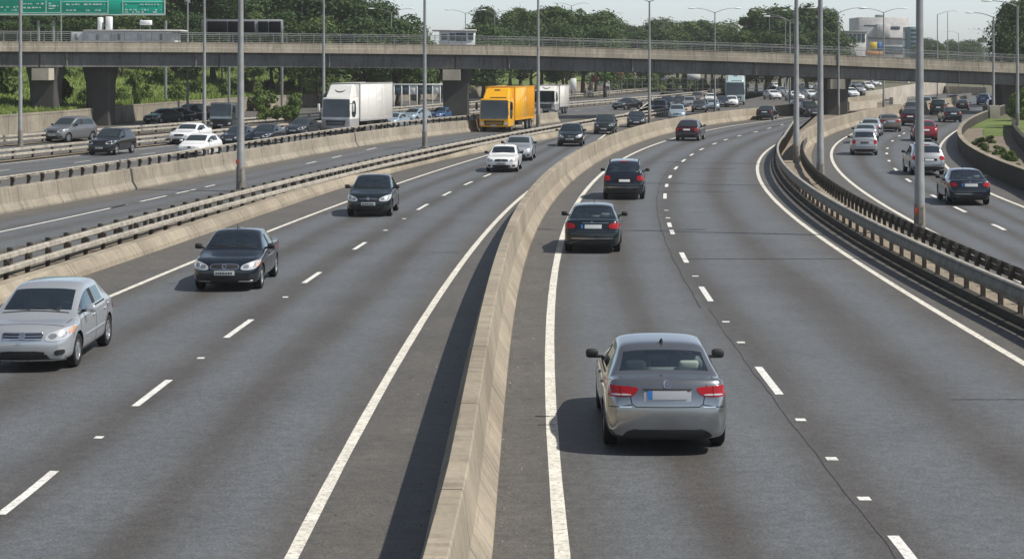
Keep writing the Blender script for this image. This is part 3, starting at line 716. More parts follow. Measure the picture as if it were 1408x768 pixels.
# ------------------------------------------------------------------ vehicles: one control cage per model, subdivided, wheel arches cut, split into panels
def eval_mesh(ob):
    dg = bpy.context.evaluated_depsgraph_get(); dg.update()
    return D.meshes.new_from_object(ob.evaluated_get(dg), preserve_all_data_layers=True, depsgraph=dg)
def car_cage(S):
    hw, belt, roof, th = S['hw'], S['belt'], S['roof'], S['th']; zn, cz = S['zn'], S['cz']
    Lf, Lr = S['Lf'], S['Lr']; gz = S.get('gz', .19)
    hz = lambda t: zn + .10 + (cz - zn - .12) * t
    st = [  # y, half width, underside, shoulder z, centre z, roof half width, cabin?, bow, rake
        (Lf, .74, .30, zn - .20, zn - .15, 0, 0, .20, .06),
        (Lf - .05, .885, .23, zn - .06, zn - .02, 0, 0, .22, .12),
        (Lf - .17, .955, .20, zn + .0, zn + .06, 0, 0, .20, .12),
        (Lf - .42, .985, gz, zn + .05, hz(.12), 0, 0, .12, .05),
        (S['af'] - .02, 1.0, gz, zn + .05 + (belt - .02 - zn - .05) * .45, hz(.5), 0, 0, .06, 0),
        (S['cowl'] + .10, 1.0, gz, belt - .03, cz - .012, 0, 0, .10, 0),
        (S['cowl'], 1.0, gz, belt - .01, cz, 0, 0, .14, 0),
        (S['rf'], 1.0, gz, belt, roof - .025, th, 1, .10, 0),
        (S['b1'], 1.0, gz, belt + .005, roof, th + .01, 1, 0, 0),
        (S['b1'] - .09, 1.0, gz, belt + .006, roof, th + .01, 1, 0, 0),
        (S['c1'], 1.0, gz, belt + .015, roof - .012, th, 1, -.02, 0),
        (S['rr'], .995, gz, belt + .02, roof - S.get('rdrop', .05), th - .02, 1, -.07, 0)]
    if S['kind'] == 'sedan':
        tz = S['tz']
        st += [(S['dk'], .985, gz, belt + .02, S['dkz'], 0, 0, -.12, 0),
               (S['dk'] - .09, .985, gz, belt + .01, S['dkz'] + .002, 0, 0, -.10, 0),
               (Lr + .27, .965, gz + .02, tz - .06, tz, 0, 0, -.10, -.06),
               (Lr + .12, .945, .23, tz - .065, tz + .006, 0, 0, -.13, -.16),
               (Lr + .045, .91, .26, tz - .11, tz - .045, 0, 0, -.16, -.16),
               (Lr, .83, .31, tz - .34, tz - .27, 0, 0, -.15, -.10)]
    else:
        dz = S['dkz']
        st += [(S['dk'], .975, gz + .02, belt + .0, dz, 0, 0, -.10, 0),
               (S['dk'] - .05, .97, gz + .02, belt - .02, dz - .035, 0, 0, -.10, 0),
               (Lr + .13, .955, .24, belt - .09, dz - .13, 0, 0, -.10, -.04),
               (Lr + .08, .94, .26, belt - .16, dz - .22, 0, 0, -.12, -.05),
               (Lr + .03, .90, .28, belt - .26, dz - .32, 0, 0, -.14, -.04),
               (Lr, .82, .34, belt - .36, dz - .44, 0, 0, -.14, -.02)]
    vs = []; N = 20
    for (y, wf, z0, zs, t, thh, cab, bow, rake) in st:
        w = hw * wf; hgt = zs - z0
        p = [(0, z0), (w * .80, z0), (w * .955, z0 + .05), (w * .99, z0 + .30 * hgt), (w, z0 + .62 * hgt), (w * .98, z0 + .88 * hgt), (w * .935, zs)]
        if cab: p += [(thh + .055, t - .115), (thh - .005, t - .04), (thh * .55, t - .006), (0, t)]
        else: p += [(w * .88, zs + (t - zs) * .45), (w * .80, zs + (t - zs) * .72), (w * .45, t - .008), (0, t)]
        ring = p + [(-x, z) for x, z in p[9:0:-1]]
        sg = 1
        for x, z in ring:
            yy = y - bow * (abs(x) / hw) ** 2 - rake * max(0, z - .45)
            vs.append((x, yy, z))
    fs = []; mi = []
    for i in range(len(st) - 1):
        for k in range(N):
            k2 = (k + 1) % N; fs.append((i * N + k, i * N + k2, (i + 1) * N + k2, (i + 1) * N + k))
            v = k if k < 10 else 19 - k; right = k < 10; m = 0
            if v == 0: m = 1
            if v in (8, 9) and i == 6: m = 3
            if v in (8, 9) and i == 11: m = 4
            if v == 6 and i in (6, 7): m = 5 if right else 6
            if v == 6 and i == 8: m = 1
            if v == 6 and i == 9: m = 7 if right else 8
            if v == 6 and i == 10 and S.get('quarter'): m = 7 if right else 8
            if v in (2, 3, 4, 5) and i in (6, 7): m = 9 if right else 10
            if v in (2, 3, 4, 5) and i in (8, 9): m = 11 if right else 12
            if v in (7, 8, 9) and i in (3, 4): m = 13
            if v in (8, 9) and i in (13, 14) and S['kind'] == 'sedan': m = 14
            mi.append(m)
    def cap(b, flip):
        q = [(0, 1, 9, 10), (1, 2, 8, 9), (2, 3, 7, 8), (3, 4, 6, 7), (4, 5, 6)]
        for f in q:
            fs.append(tuple(b + i for i in f)); mi.append(0)
            fs.append(tuple(b + (20 - i) % 20 for i in reversed(f))); mi.append(0)
    cap(0, 0); cap((len(st) - 1) * N, 1)
    return vs, fs, mi
MATN = 15
class Body:
    def __init__(s, S, lod):
        vs, fs, mi = car_cage(S); me = D.meshes.new('cage'); me.from_pydata(vs, [], fs); me.polygons.foreach_set('material_index', mi)
        bm = bmesh.new(); bm.from_mesh(me); bmesh.ops.recalc_face_normals(bm, faces=bm.faces); bm.to_mesh(me); bm.free()
        for _ in range(MATN): me.materials.append(M['black'])
        ob = link_mesh('cage', me); sm = ob.modifiers.new('s', 'SUBSURF'); sm.levels = 2 if lod == 0 else 1; sm.render_levels = sm.levels
        m = MB(); wr = S['wr']; R = wr + S.get('arch', .045); n = 40 if lod == 0 else 20
        for y in (S['af'], S['ar']):
            for sx in (-1, 1):
                xs = (S['hw'] - .30, S['hw'] + .3); vv = []
                for x in xs:
                    for k in range(n): a = 2 * PI * k / n; vv.append((sx * x, y + R * math.cos(a), wr + .01 + R * math.sin(a)))
                m.add(vv, [(k, (k + 1) % n, n + (k + 1) % n, n + k) for k in range(n)] + [tuple(range(n - 1, -1, -1)), tuple(range(n, 2 * n))], 1)
        cm = m.mesh('cut')
        for _ in range(MATN): cm.materials.append(M['black'])
        co = link_mesh('cut', cm); b = ob.modifiers.new('b', 'BOOLEAN'); b.object = co; b.operation = 'DIFFERENCE'; b.solver = 'EXACT'
        s.me = eval_mesh(ob); D.objects.remove(ob); D.objects.remove(co)
        if len(s.me.polygons) < 50: print('BOOLEAN FAILED', S)
        bm = bmesh.new(); bm.from_mesh(s.me); s.bvh = BVHTree.FromBMesh(bm); bm.free()
    def split(s, idx, name, mats, parent, remap=None, sharp=38):
        bm = bmesh.new(); bm.from_mesh(s.me)
        bmesh.ops.delete(bm, geom=[f for f in bm.faces if f.material_index not in idx], context='FACES')
        for f in bm.faces: f.material_index = (remap or {}).get(f.material_index, 0)
        if not bm.faces: bm.free(); return None
        me = D.meshes.new(name); bm.to_mesh(me); bm.free()
        me.polygons.foreach_set('use_smooth', [True] * len(me.polygons)); me.set_sharp_from_angle(angle=rad(sharp))
        return link_mesh(name, me, parent, mats)
    def hit(s, a, b, axis, off):
        if axis == 'rear': o, d = Vector((a, -6, b)), Vector((0, 1, 0))
        elif axis == 'front': o, d = Vector((a, 6, b)), Vector((0, -1, 0))
        elif axis == 'right': o, d = Vector((4, a, b)), Vector((-1, 0, 0))
        elif axis == 'left': o, d = Vector((-4, a, b)), Vector((1, 0, 0))
        else: o, d = Vector((a, b, 5)), Vector((0, 0, -1))
        p, nrm, i, _ = s.bvh.ray_cast(o, d)
        if p is None:
            q = o + d * (6 - (2.2 if axis in ('rear', 'front') else .9)); p, nrm, i, _ = s.bvh.find_nearest(q)
        if nrm.dot(d) > 0: nrm = -nrm
        return p + nrm * off, d
    def decal(s, poly, axis, mat, name, parent, off=.008, thick=.03, rnd=1, sub=.10, mirror=False):
        if mirror: s.decal([(-a, b) for a, b in poly], axis, mat, name, parent, off, thick, rnd, sub)
        for _ in range(rnd):
            q = []
            for i in range(len(poly)):
                a, b = poly[i], poly[(i + 1) % len(poly)]
                q += [(a[0] * .78 + b[0] * .22, a[1] * .78 + b[1] * .22), (a[0] * .22 + b[0] * .78, a[1] * .22 + b[1] * .78)]
            poly = q
        bm = bmesh.new(); f = bm.faces.new([bm.verts.new((a, b, 0)) for a, b in poly])
        bmesh.ops.triangulate(bm, faces=[f])
        for _ in range(3):
            e = [x for x in bm.edges if x.calc_length() > sub]
            if not e: break
            bmesh.ops.subdivide_edges(bm, edges=e, cuts=1); bmesh.ops.triangulate(bm, faces=bm.faces[:])
        bound = [e for e in bm.edges if e.is_boundary]; d = None
        for v in bm.verts: v.co, d = s.hit(v.co.x, v.co.y, axis, off)
        r = bmesh.ops.extrude_edge_only(bm, edges=bound)
        for v in [g for g in r['geom'] if isinstance(g, bmesh.types.BMVert)]: v.co += d * thick
        bmesh.ops.recalc_face_normals(bm, faces=bm.faces)
        me = D.meshes.new(name); bm.to_mesh(me); bm.free()
        me.polygons.foreach_set('use_smooth', [True] * len(me.polygons)); me.set_sharp_from_angle(angle=rad(40))
        return link_mesh(name, me, parent, mat)
    def lines(s, L, name, mat, parent, w=.009, off=.003):
        """L: list of (axis, polyline)"""
        mb = MB()
        for axis, pl in L:
            pts = []
            for i in range(len(pl) - 1):
                n = max(1, int(math.dist(pl[i], pl[i + 1]) / .05))
                for k in range(n): t = k / n; pts.append((pl[i][0] * (1 - t) + pl[i + 1][0] * t, pl[i][1] * (1 - t) + pl[i + 1][1] * t))
            pts.append(pl[-1]); rows = []
            for i, p in enumerate(pts):
                a = pts[max(i - 1, 0)]; c = pts[min(i + 1, len(pts) - 1)]; l = math.dist(a, c) or 1
                nx, ny = -(c[1] - a[1]) / l * w / 2, (c[0] - a[0]) / l * w / 2
                rows += [s.hit(p[0] + nx, p[1] + ny, axis, off)[0], s.hit(p[0] - nx, p[1] - ny, axis, off)[0]]
            mb.add(rows, [(2 * i, 2 * i + 1, 2 * i + 3, 2 * i + 2) for i in range(len(pts) - 1)])
        return mb.build(name, mat, parent)

wheel_cache = {}
def wheel(S, x, y, parent, lod):
    wr = S['wr']; key = (wr, S.get('rim', 'alloy'), lod, x > 0); sx = 1 if x > 0 else -1
    if key not in wheel_cache:
        n = 32 if lod == 0 else 16
        m = MB(); m.lathe([(wr * .60, -.09), (wr * .88, -.105), (wr * .975, -.09), (wr, -.055), (wr, .055), (wr * .975, .09), (wr * .88, .105), (wr * .66, .092), (wr * .64, .05)], n, 'X')
        tm = m.mesh('wheel', True, 50); tm.materials.append(M['rubber'])
        m = MB(); q = .085 * sx; m.lathe([(wr * .66, q * 1.02), (wr * .61, q * 1.1), (wr * .57, q * .5)], n, 'X')
        m.lathe([(0.001, q * .95), (wr * .16, q * .9), (wr * .18, q * .4)], 12, 'X')
        m.lathe([(0.001, q * .1), (wr * .6, q * .1)], n, 'X', mi=1)
        ns = 5 if wr < .34 else 6
        for k in range(ns):
            a = 2 * PI * k / ns; R = Matrix.Rotation(a, 3, 'X'); b0 = len(m.v)
            pr = [(wr * .10, .055), (wr * .60, .072)]; vs = []
            for r, w in pr:
                for xx, ww in ((q * .35, w * .7), (q * .95, w * .5)):
                    vs += [R @ Vector((xx, -ww * .9, r)), R @ Vector((xx, ww * .9, r))]
            m.add(vs, [(2, 3, 7, 6), (0, 2, 6, 4), (1, 5, 7, 3), (0, 4, 5, 1)])
        rm = m.mesh('rim', True, 40); rm.materials.append(M[S.get('rim', 'alloy')]); rm.materials.append(M['black'])
        wheel_cache[key] = (tm, rm)
    tm, rm = wheel_cache[key]
    o = link_mesh('wheel', tm, parent); o.location = (x, y, wr); r = link_mesh('rim', rm, o); r.rotation_euler = (random.random() * 6, 0, 0)

def rbox(c, d, r, name, mat, parent, seg=2, shear=0.0):
    bm = bmesh.new(); bmesh.ops.create_cube(bm, size=1)
    for v in bm.verts:
        v.co = Vector((v.co.x * d[0], v.co.y * d[1], v.co.z * d[2])); v.co.y += shear * v.co.z
    bmesh.ops.bevel(bm, geom=bm.edges[:], offset=r, segments=seg, affect='EDGES', profile=.5)
    bmesh.ops.translate(bm, verts=bm.verts, vec=Vector(c))
    me = D.meshes.new(name); bm.to_mesh(me); bm.free()
    me.polygons.foreach_set('use_smooth', [seg > 1] * len(me.polygons)); me.set_sharp_from_angle(angle=rad(50))
    return link_mesh(name, me, parent, mat)

def make_car(S, lod=0):
    B = Body(S, lod); root = empty('car'); P = PAINT['silver']
    hw, belt, roof = S['hw'], S['belt'], S['roof']; Lf, Lr = S['Lf'], S['Lr']
    gl = M['glass'] if lod == 0 else M['glass_dark']
    body = B.split({0, 1}, 'body', [P, M['black']], root, {0: 0, 1: 1})
    B.split({3}, 'windscreen', gl, root); B.split({4}, 'rear_window', gl, root)
    for i in (5, 6, 7, 8): B.split({i}, 'side_window', gl, root)
    doors = [B.split({i}, 'door', P, root) for i in (9, 10, 11, 12)]
    bon = B.split({13}, 'bonnet', P, root); boot = B.split({14}, 'boot_lid', P, root) if S['kind'] == 'sedan' else None
    # panel gaps
    if lod == 0:
        ws = belt - .02; y0, y1, y2 = S['cowl'] - .12, S['b1'] - .02, S['c1'] + .02; L = []
        for ax in ('left', 'right'):
            L += [(ax, [(y0 + .10, .30), (y0 + .10, .62), (y0, ws)]), (ax, [(y1, .28), (y1, ws)]),
                  (ax, [(y1 - .05, .28), (y0 + .1, .30)]), (ax, [(y1, .28), (S['ar'] + S['wr'] + .12, .29), (S['ar'] + S['wr'] + .02, .55), (y2 - .18, .80), (y2 - .12, ws)])]
            L += [(ax, [(Lf - .55, S['zn'] - .08), (S['af'] + S['wr'] + .05, S['zn'] - .18)])]
        if S['kind'] == 'sedan':
            t = S['tz']; L += [('rear', [(-hw * .62, t - .10), (-hw * .56, t - .36), (-hw * .50, t - .40), (hw * .50, t - .40), (hw * .56, t - .36), (hw * .62, t - .10)]),
                              ('rear', [(-hw * .985, t - .42), (-hw * .75, t - .40), (-hw * .56, t - .37)]), ('rear', [(hw * .985, t - .42), (hw * .75, t - .40), (hw * .56, t - .37)]), ('top', [(-hw * .74, S['dk'] - .12), (-hw * .72, Lr + .30)]), ('top', [(hw * .74, S['dk'] - .12), (hw * .72, Lr + .30)])]
        else: L += [('rear', [(-hw * .74, belt - .05), (-hw * .72, .58), (hw * .72, .58), (hw * .74, belt - .05)])]
        L += [('top', [(-hw * .80, Lf - .55), (-hw * .84, S['cowl'] + .10)]), ('top', [(hw * .80, Lf - .55), (hw * .84, S['cowl'] + .10)]), ('top', [(-hw * .8, Lf - .38), (hw * .8, Lf - .38)])]
        B.lines(L, 'panel_gap', M['seam'], body, .012)
        for sx, ax, k in ((1, 'right', 0), (-1, 'left', 1)):
            for yy, d in ((y1 + .16, doors[k]), (y2 + .10, doors[k + 2])):
                p, _ = B.hit(yy, belt - .13, ax, .012); rbox(p, (.035, .20, .035), .012, 'handle', S.get('handle', P), d)
        # black sills round the glass
        L = []
        for ax in ('left', 'right'): L += [(ax, [(S['cowl'] - .15, belt + .005), (S['c1'], belt + .025)])]
        B.lines(L, 'window_trim', M['black'], body, .03, .004)
        # drip trims along the windscreen and rear glass
        L = [('top', [(-hw * .72, S['cowl'] - .10), (hw * .72, S['cowl'] - .10)])]
        wy = S['cowl'] - .16
        for x in (-.45, .12): L.append(('top', [(x, wy + .02), (x + .48, wy - .05)]))
        B.lines(L, 'wiper', M['black'], body, .022, .010)
    last = {}; under = {'grille_bar': 'grille', 'plate_mark': 'number_plate', 'plate_band': 'number_plate'}
    for ax, nm, mt, poly, *kw in S['decals']:
        kw = dict(kw[0]) if kw and kw[0] else {}
        if kw.pop('fine', False) and lod: continue
        last[nm] = B.decal(poly, ax, P if mt == 'paint' else M[mt], nm, last.get(under.get(nm), root), sub=.10 if lod == 0 else .25, **kw)
    for x in (-1, 1):
        for y in (S['af'], S['ar']): wheel(S, x * (hw - .125), y, root, lod)
        mir = rbox((x * (hw + .085), S['cowl'] - .42, belt + .075), (.20, .10, .145), .045, 'wing_mirror', P if S.get('mirror') == 'paint' else M['black'], root)
        rbox((x * (hw - .02), S['cowl'] - .44, belt + .03), (.14, .05, .05), .015, 'mirror_arm', M['black'], mir)
    if S.get('aerial') and lod == 0:
        yy = S['rr'] + .12; p, _ = B.hit(0, yy, 'top', 0); m = MB(); m.tube([p + Vector((0, .05, -.01)), p + Vector((0, -.02, .04)), p + Vector((0, -.07, .075))], [.035, .022, .006], 8); m.build('aerial', M['black'], root, True, 40)
    if S.get('mast') and lod == 0:
        p, _ = B.hit(0, S['rf'] - .12, 'top', 0); m = MB(); m.tube([p, p + Vector((0, -.10, .16))], [.012, .006], 6); m.build('aerial', M['black'], root)
    if S.get('rails'):
        for x in (-1, 1):
            P_ = [B.hit(x * (S['th'] - .03), S['rf'] - .2 + (S['rr'] + .15 - S['rf']) * t, 'top', .045)[0] for t in (0, .25, .5, .75, 1)]
            P_[0].z -= .05; P_[-1].z -= .05; m = MB(); m.tube(P_, .022, 6); m.build('roof_rail', M['black'], root)
    if lod == 0:   # cabin seen through the glass
        m = MB(); x0, y0, y1, zt = hw * .84, S['cowl'] - .12, S['dk'] + .12, belt - .07
        vs = [(-x0, y1, .34), (x0, y1, .34), (x0, y0, .34), (-x0, y0, .34), (-x0, y1, zt), (x0, y1, zt), (x0, y0, zt), (-x0, y0, zt)]
        m.add(vs, [(0, 1, 2, 3), (0, 4, 5, 1), (1, 5, 6, 2), (2, 6, 7, 3), (3, 7, 4, 0)]); m.build('cabin_lining', M['interior'], root)
        rbox((0, S['cowl'] - .42, belt - .06), (hw * 1.6, .62, .16), .05, 'dashboard', M['interior'], root)
        if S['kind'] == 'sedan': rbox((0, S['dk'] + .28, belt - .03), (hw * 1.5, .55, .06), .02, 'parcel_shelf', M['interior'], root)
        fy = S['b1'] - .16; ry = S['c1'] - .10 if S['kind'] == 'sedan' else S['c1'] - .25
        for x in (-.37, .37):
            s_ = rbox((x, fy, .86), (.50, .16, .62), .07, 'seat', M['seat_dark'], root, 3, -.25)
            rbox((x, fy - .10, 1.21 + S.get('seatup', 0)), (.28, .10, .18), .045, 'headrest', M['seat_dark'], s_, 3)
        s_ = rbox((0, ry, .82), (hw * 1.46, .16, .56), .07, 'seat', M['seat_dark'], root, 3, -.25)
        for x in (-.40, .40): rbox((x, ry - .14, 1.10 + S.get('seatup', 0)), (.30, .11, .15), .045, 'headrest', M[S.get('rest', 'seat_dark')], s_, 3)
        m = MB(); c = Vector((-.37, S['cowl'] - .78, belt + .0)); R = Matrix.Rotation(rad(-25), 3, 'X'); pts = [c + R @ Vector((.185 * math.cos(a), 0, .185 * math.sin(a))) for a in [2 * PI * k / 20 for k in range(21)]]
        m.tube(pts, .016, 6); m.tube([c + R @ Vector((-.18, 0, 0)), c + R @ Vector((.18, 0, 0))], .02, 6); m.build('steering_wheel', M['black'], root)
    root['_wb'] = S['af'] - S['ar']; root['_af'] = S['af']; root['_ar'] = S['ar']
    return root

PAINT = {k: paint_mat('paint_' + k, *v) for k, v in {
    'silver': ((.42, .435, .45), .55, .30), 'silver_blue': ((.54, .565, .59), .6, .22, .05), 'grey': ((.20, .205, .21), .6, .30), 'midgrey': ((.30, .31, .325), .85, .17, .02), 'white': ((.78, .79, .79), 0, .30),
    'black': ((.010, .011, .014), 0, .20, .025), 'dark_blue': ((.008, .014, .024), .2, .20, .03), 'dark_teal': ((.006, .014, .018), .2, .20, .03), 'dark_green': ((.010, .020, .019), .2, .22, .03),
    'navy': ((.010, .014, .027), .2, .20, .03), 'maroon': ((.030, .008, .014), .2, .22, .03), 'red': ((.22, .012, .025), .2, .25), 'blue': ((.05, .12, .26), .3, .28), 'pale_blue': ((.36, .46, .54), .4, .3),
    'dark_grey': ((.035, .040, .047), .3, .28, .05), 'brown_grey': ((.16, .13, .11), .3, .3), 'orange': ((.86, .43, .012), 0, .38, .04), 'truck_white': ((.80, .79, .75), 0, .45, .08), 'truck_grey': ((.42, .42, .42), .1, .4), 'pale_teal': ((.42, .55, .57), 0, .4)}.items()}

def sym(p): return [(-x, z) for x, z in p]
def ell(cx, cz, rx, rz, n=20): return [(cx + rx * math.cos(2 * PI * k / n), cz + rz * math.sin(2 * PI * k / n)) for k in range(n)]
def rect(x0, x1, z0, z1): return [(x0, z0), (x1, z0), (x1, z1), (x0, z1)]
MIR = dict(mirror=True)
FINE = dict(fine=True)
def front_set(S, grille='wide', lamps='lamp_clear', plate='plate_white', badge=True):
    zn, hw = S['zn'], S['hw']; L = []
    lp = [(hw * .46, zn - .18), (hw * .49, zn - .08), (hw * .70, zn - .01), (hw * .88, zn + .03), (hw * .965, zn + .03), (hw * .955, zn - .09), (hw * .86, zn - .17), (hw * .66, zn - .20)]
    L += [('front', 'headlight', lamps, lp, MIR)]
    L += [('front', 'headlight_bowl', 'lamp_bowl', ell(hw * .62, zn - .105, .075, .042, 14), dict(mirror=True, off=.013, rnd=0, fine=True)), ('front', 'headlight_bowl', 'lamp_bowl', ell(hw * .80, zn - .075, .062, .05, 14), dict(mirror=True, off=.013, rnd=0, fine=True))]
    L += [('front', 'intake', 'black', [(-hw * .52, .30), (-hw * .56, .42), (hw * .56, .42), (hw * .52, .30)], {'thick': .02})]
    L += [('front', 'fog_intake', 'black', [(hw * .66, .31), (hw * .66, .42), (hw * .86, .43), (hw * .84, .33)], MIR)]
    if grille == 'slats':
        L += [('front', 'grille', 'black', [(-hw * .40, zn - .17), (-hw * .44, zn - .04), (hw * .44, zn - .04), (hw * .40, zn - .17)], {'off': .006})]
        for k in range(3): z = zn - .16 + .048 * k; L += [('front', 'grille_bar', 'chrome', rect(-hw * .405, hw * .405, z, z + .022), {'off': .02, 'rnd': 0, 'fine': True})]
    elif grille == 'oval':
        L += [('front', 'grille_surround', 'chrome', [(-hw * .40, zn - .18), (-hw * .44, zn - .10), (-hw * .36, zn - .03), (hw * .36, zn - .03), (hw * .44, zn - .10), (hw * .40, zn - .18)], {'off': .010, 'rnd': 2}),
              ('front', 'grille', 'black', [(-hw * .375, zn - .16), (-hw * .41, zn - .10), (-hw * .34, zn - .05), (hw * .34, zn - .05), (hw * .41, zn - .10), (hw * .375, zn - .16)], {'off': .018, 'rnd': 2})]
    else:
        L += [('front', 'grille', 'black', [(-hw * .42, zn - .20), (-hw * .45, zn - .06), (hw * .45, zn - .06), (hw * .42, zn - .20)], {'off': .008})]
        L += [('front', 'grille_bar', 'chrome', rect(-hw * .40, hw * .40, zn - .12, zn - .10), {'off': .02, 'rnd': 0, 'fine': True})]
    if badge: L += [('front', 'badge', 'chrome', ell(0, zn - .105, .062, .055), {'off': .028, 'rnd': 0, 'fine': True, 'sub': .5})]
    if grille == 'oval': L += [('front', 'badge', 'black', ell(0, zn - .105, .036, .03), {'off': .034, 'rnd': 0, 'fine': True})]
    if plate: L += [('front', 'number_plate', plate, rect(-.26, .26, .44, .55), {'off': .02, 'rnd': 0})]
    return [(a, b, c, d, {k: v for k, v in (e or {}).items() if k != 'sub'}) for a, b, c, d, e in L]
def plate_marks(ax, z0, z1, off=.026):   # unreadable grey strokes, as soft as in the photograph
    L = []; x = -.20; r = random.Random(3)
    while x < .20:
        w = r.uniform(.03, .06); L.append((ax, 'plate_mark', 'rail_dark', rect(x, x + w, z0 + .03, z1 - .03), {'off': off, 'rnd': 0, 'fine': True, 'thick': .004})); x += w + .022
    return L

def hatch_rear(S, plate='plate_white', zp=.70):
    hw, b = S['hw'], S['belt']
    return [('rear', 'taillight', 'lamp_red', [(hw * .68, b - .30), (hw * .66, b - .04), (hw * .93, b - .02), (hw * .97, b - .28)], MIR),
            ('rear', 'lower_trim', 'black', [(-hw * .80, .30), (-hw * .84, .42), (hw * .84, .42), (hw * .80, .30)], {'thick': .02}),
            ('rear', 'number_plate', plate, rect(-.26, .26, zp, zp + .11), {'off': .02, 'rnd': 0})]
SP = {}
# silver saloon nearest the camera
S = dict(kind='sedan', Lf=2.33, Lr=-2.33, hw=.925, zn=.74, cz=.98, belt=.98, roof=1.47, th=.625, cowl=.92, rf=.22, b1=-.08, c1=-.92, rr=-1.02, rdrop=.05, dk=-1.60, dkz=1.075, tz=1.115, af=1.38, ar=-1.36, wr=.325, aerial=True, rest='seat_light', mirror='black', seatup=.04, quarter=False)
S['decals'] = front_set(S) + [
    ('rear', 'taillight', 'lamp_red', [(.42, .955), (.50, .865), (.66, .845), (.90, .85), (.93, .95), (.88, 1.005), (.62, .995), (.44, .985)], dict(mirror=True, off=.012, rnd=1)),
    ('rear', 'taillight_lens', 'lamp_clear', [(.52, .885), (.54, .872), (.80, .868), (.80, .888), (.60, .893)], dict(mirror=True, off=.019, rnd=1, fine=True)),
    ('rear', 'taillight_gap', 'lamp_red_dark', rect(.665, .675, .85, .995), dict(mirror=True, off=.021, rnd=0, fine=True, thick=.01)),
    ('rear', 'plate_surround', 'plate_frame', [(-.34, .79), (-.35, .97), (.35, .97), (.34, .79)], dict(off=.008, rnd=0)),
    ('rear', 'plate_recess', 'black', [(-.335, .935), (-.36, .968), (.36, .968), (.335, .935)], dict(off=.014, rnd=0, fine=True)),
    ('rear', 'number_plate', 'plate', rect(-.22, .28, .825, .94), dict(off=.022, rnd=0)),
    ('rear', 'plate_band', 'plate_blue', rect(-.285, -.222, .825, .94), dict(off=.022, rnd=0)),
    ('rear', 'badge', 'chrome', ell(0, 1.03, .058, .056), dict(off=.014, rnd=0, fine=True)),
    ('rear', 'badge', 'midgrey', ell(0, 1.03, .040, .038), dict(off=.018, rnd=0, fine=True)),
    ('rear', 'badge', 'chrome', [(-.028, 1.045), (0, .998), (.028, 1.045), (.014, 1.045), (0, 1.022), (-.014, 1.045)], dict(off=.022, rnd=0, fine=True)),
    ('rear', 'bumper_edge', 'chrome', rect(-.70, -.52, .705, .720), dict(off=.010, rnd=0, fine=True)),  # painted highlight: bright strips along the bumper's top edge
    ('rear', 'bumper_edge', 'chrome', rect(.52, .70, .705, .720), dict(off=.010, rnd=0, fine=True)),
    ('rear', 'lower_trim', 'black', [(-.68, .20), (-.64, .33), (-.52, .395), (.52, .395), (.64, .33), (.68, .20)], dict(off=.012, thick=.02))]
M['midgrey'] = PAINT['midgrey']
SP['saloon_rear'] = S
# black saloon with chrome oval grille (also seen from behind)
S = dict(kind='sedan', Lf=2.22, Lr=-2.22, hw=.885, zn=.76, cz=.96, belt=.95, roof=1.44, th=.585, cowl=.92, rf=.26, b1=-.06, c1=-.86, rr=-.98, dk=-1.55, dkz=1.03, tz=1.05, af=1.32, ar=-1.30, wr=.315, mast=True, mirror='black')
S['decals'] = front_set(S, 'oval') + plate_marks('front', .44, .55) + [
    ('front', 'headlight_lens', 'lamp_amber', [(S['hw'] * .86, .63), (S['hw'] * .86, .76), (S['hw'] * .96, .78), (S['hw'] * .95, .66)], dict(mirror=True, off=.014, fine=True)),
    ('front', 'bumper_strip', 'chrome', rect(.36, .72, .275, .295), dict(mirror=True, off=.014, rnd=0, fine=True)),
    ('rear', 'taillight', 'lamp_red', [(.50, .80), (.55, .93), (.86, .95), (.90, .80), (.70, .76)], dict(mirror=True, off=.012)),
    ('rear', 'number_plate', 'plate_white', rect(-.22, .30, .78, .89), dict(off=.02, rnd=0)),
    ('rear', 'plate_band', 'plate_blue', rect(-.34, -.27, .78, .89), dict(off=.02, rnd=0)),
    ('rear', 'boot_trim', 'chrome', rect(-.30, .52, .935, .955), dict(off=.012, rnd=0, fine=True)),
    ('rear', 'badge', 'chrome', [(-.05, .955), (.05, .955), (0, 1.0)], dict(off=.018, rnd=0, fine=True)),
    ('rear', 'bumper_strip', 'chrome', rect(-.62, .66, .47, .485), dict(off=.012, rnd=0, fine=True)),
    ('rear', 'lower_trim', 'black', [(-.66, .28), (-.6, .36), (.6, .36), (.66, .28)], dict(off=.01))]
SP['saloon'] = S
# silver hatchback front left
S = dict(kind='hatch', Lf=2.12, Lr=-2.0, hw=.885, zn=.78, cz=.965, belt=.955, roof=1.47, th=.60, cowl=1.18, rf=.28, b1=-.10, c1=-1.02, rr=-1.18, rdrop=.06, dk=-1.72, dkz=1.03, af=1.27, ar=-1.27, wr=.315, mirror='paint', quarter=False)
S['decals'] = [d for d in front_set(S, 'slats', plate=None) if d[1] != 'intake'] + [('front', 'intake', 'black', [(-.40, .33), (-.42, .41), (.42, .41), (.40, .33)], {'thick': .02, 'rnd': 1}), ('front', 'bumper_edge', 'paint', [(-.74, .235), (-.74, .265), (.74, .265), (.74, .235)], {'off': .03, 'rnd': 0, 'fine': True})] + [('front', 'indicator', 'lamp_amber', [(S['hw'] * .90, .70), (S['hw'] * .90, .78), (S['hw'] * .96, .80), (S['hw'] * .955, .71)], dict(mirror=True, off=.014, fine=True)),
    ('front', 'badge', 'chrome', [(-.05, .73), (-.035, .62), (.035, .62), (.05, .73), (.032, .73), (.02, .655), (-.02, .655), (-.032, .73)], dict(off=.036, rnd=0, fine=True)),
    ('left', 'side_trim', 'paint', rect(-.85, .75, .50, .54), dict(off=.014, rnd=0, fine=True)), ('right', 'side_trim', 'paint', rect(-.85, .75, .50, .54), dict(off=.014, rnd=0, fine=True))] + hatch_rear(S)
SP['hatch'] = S
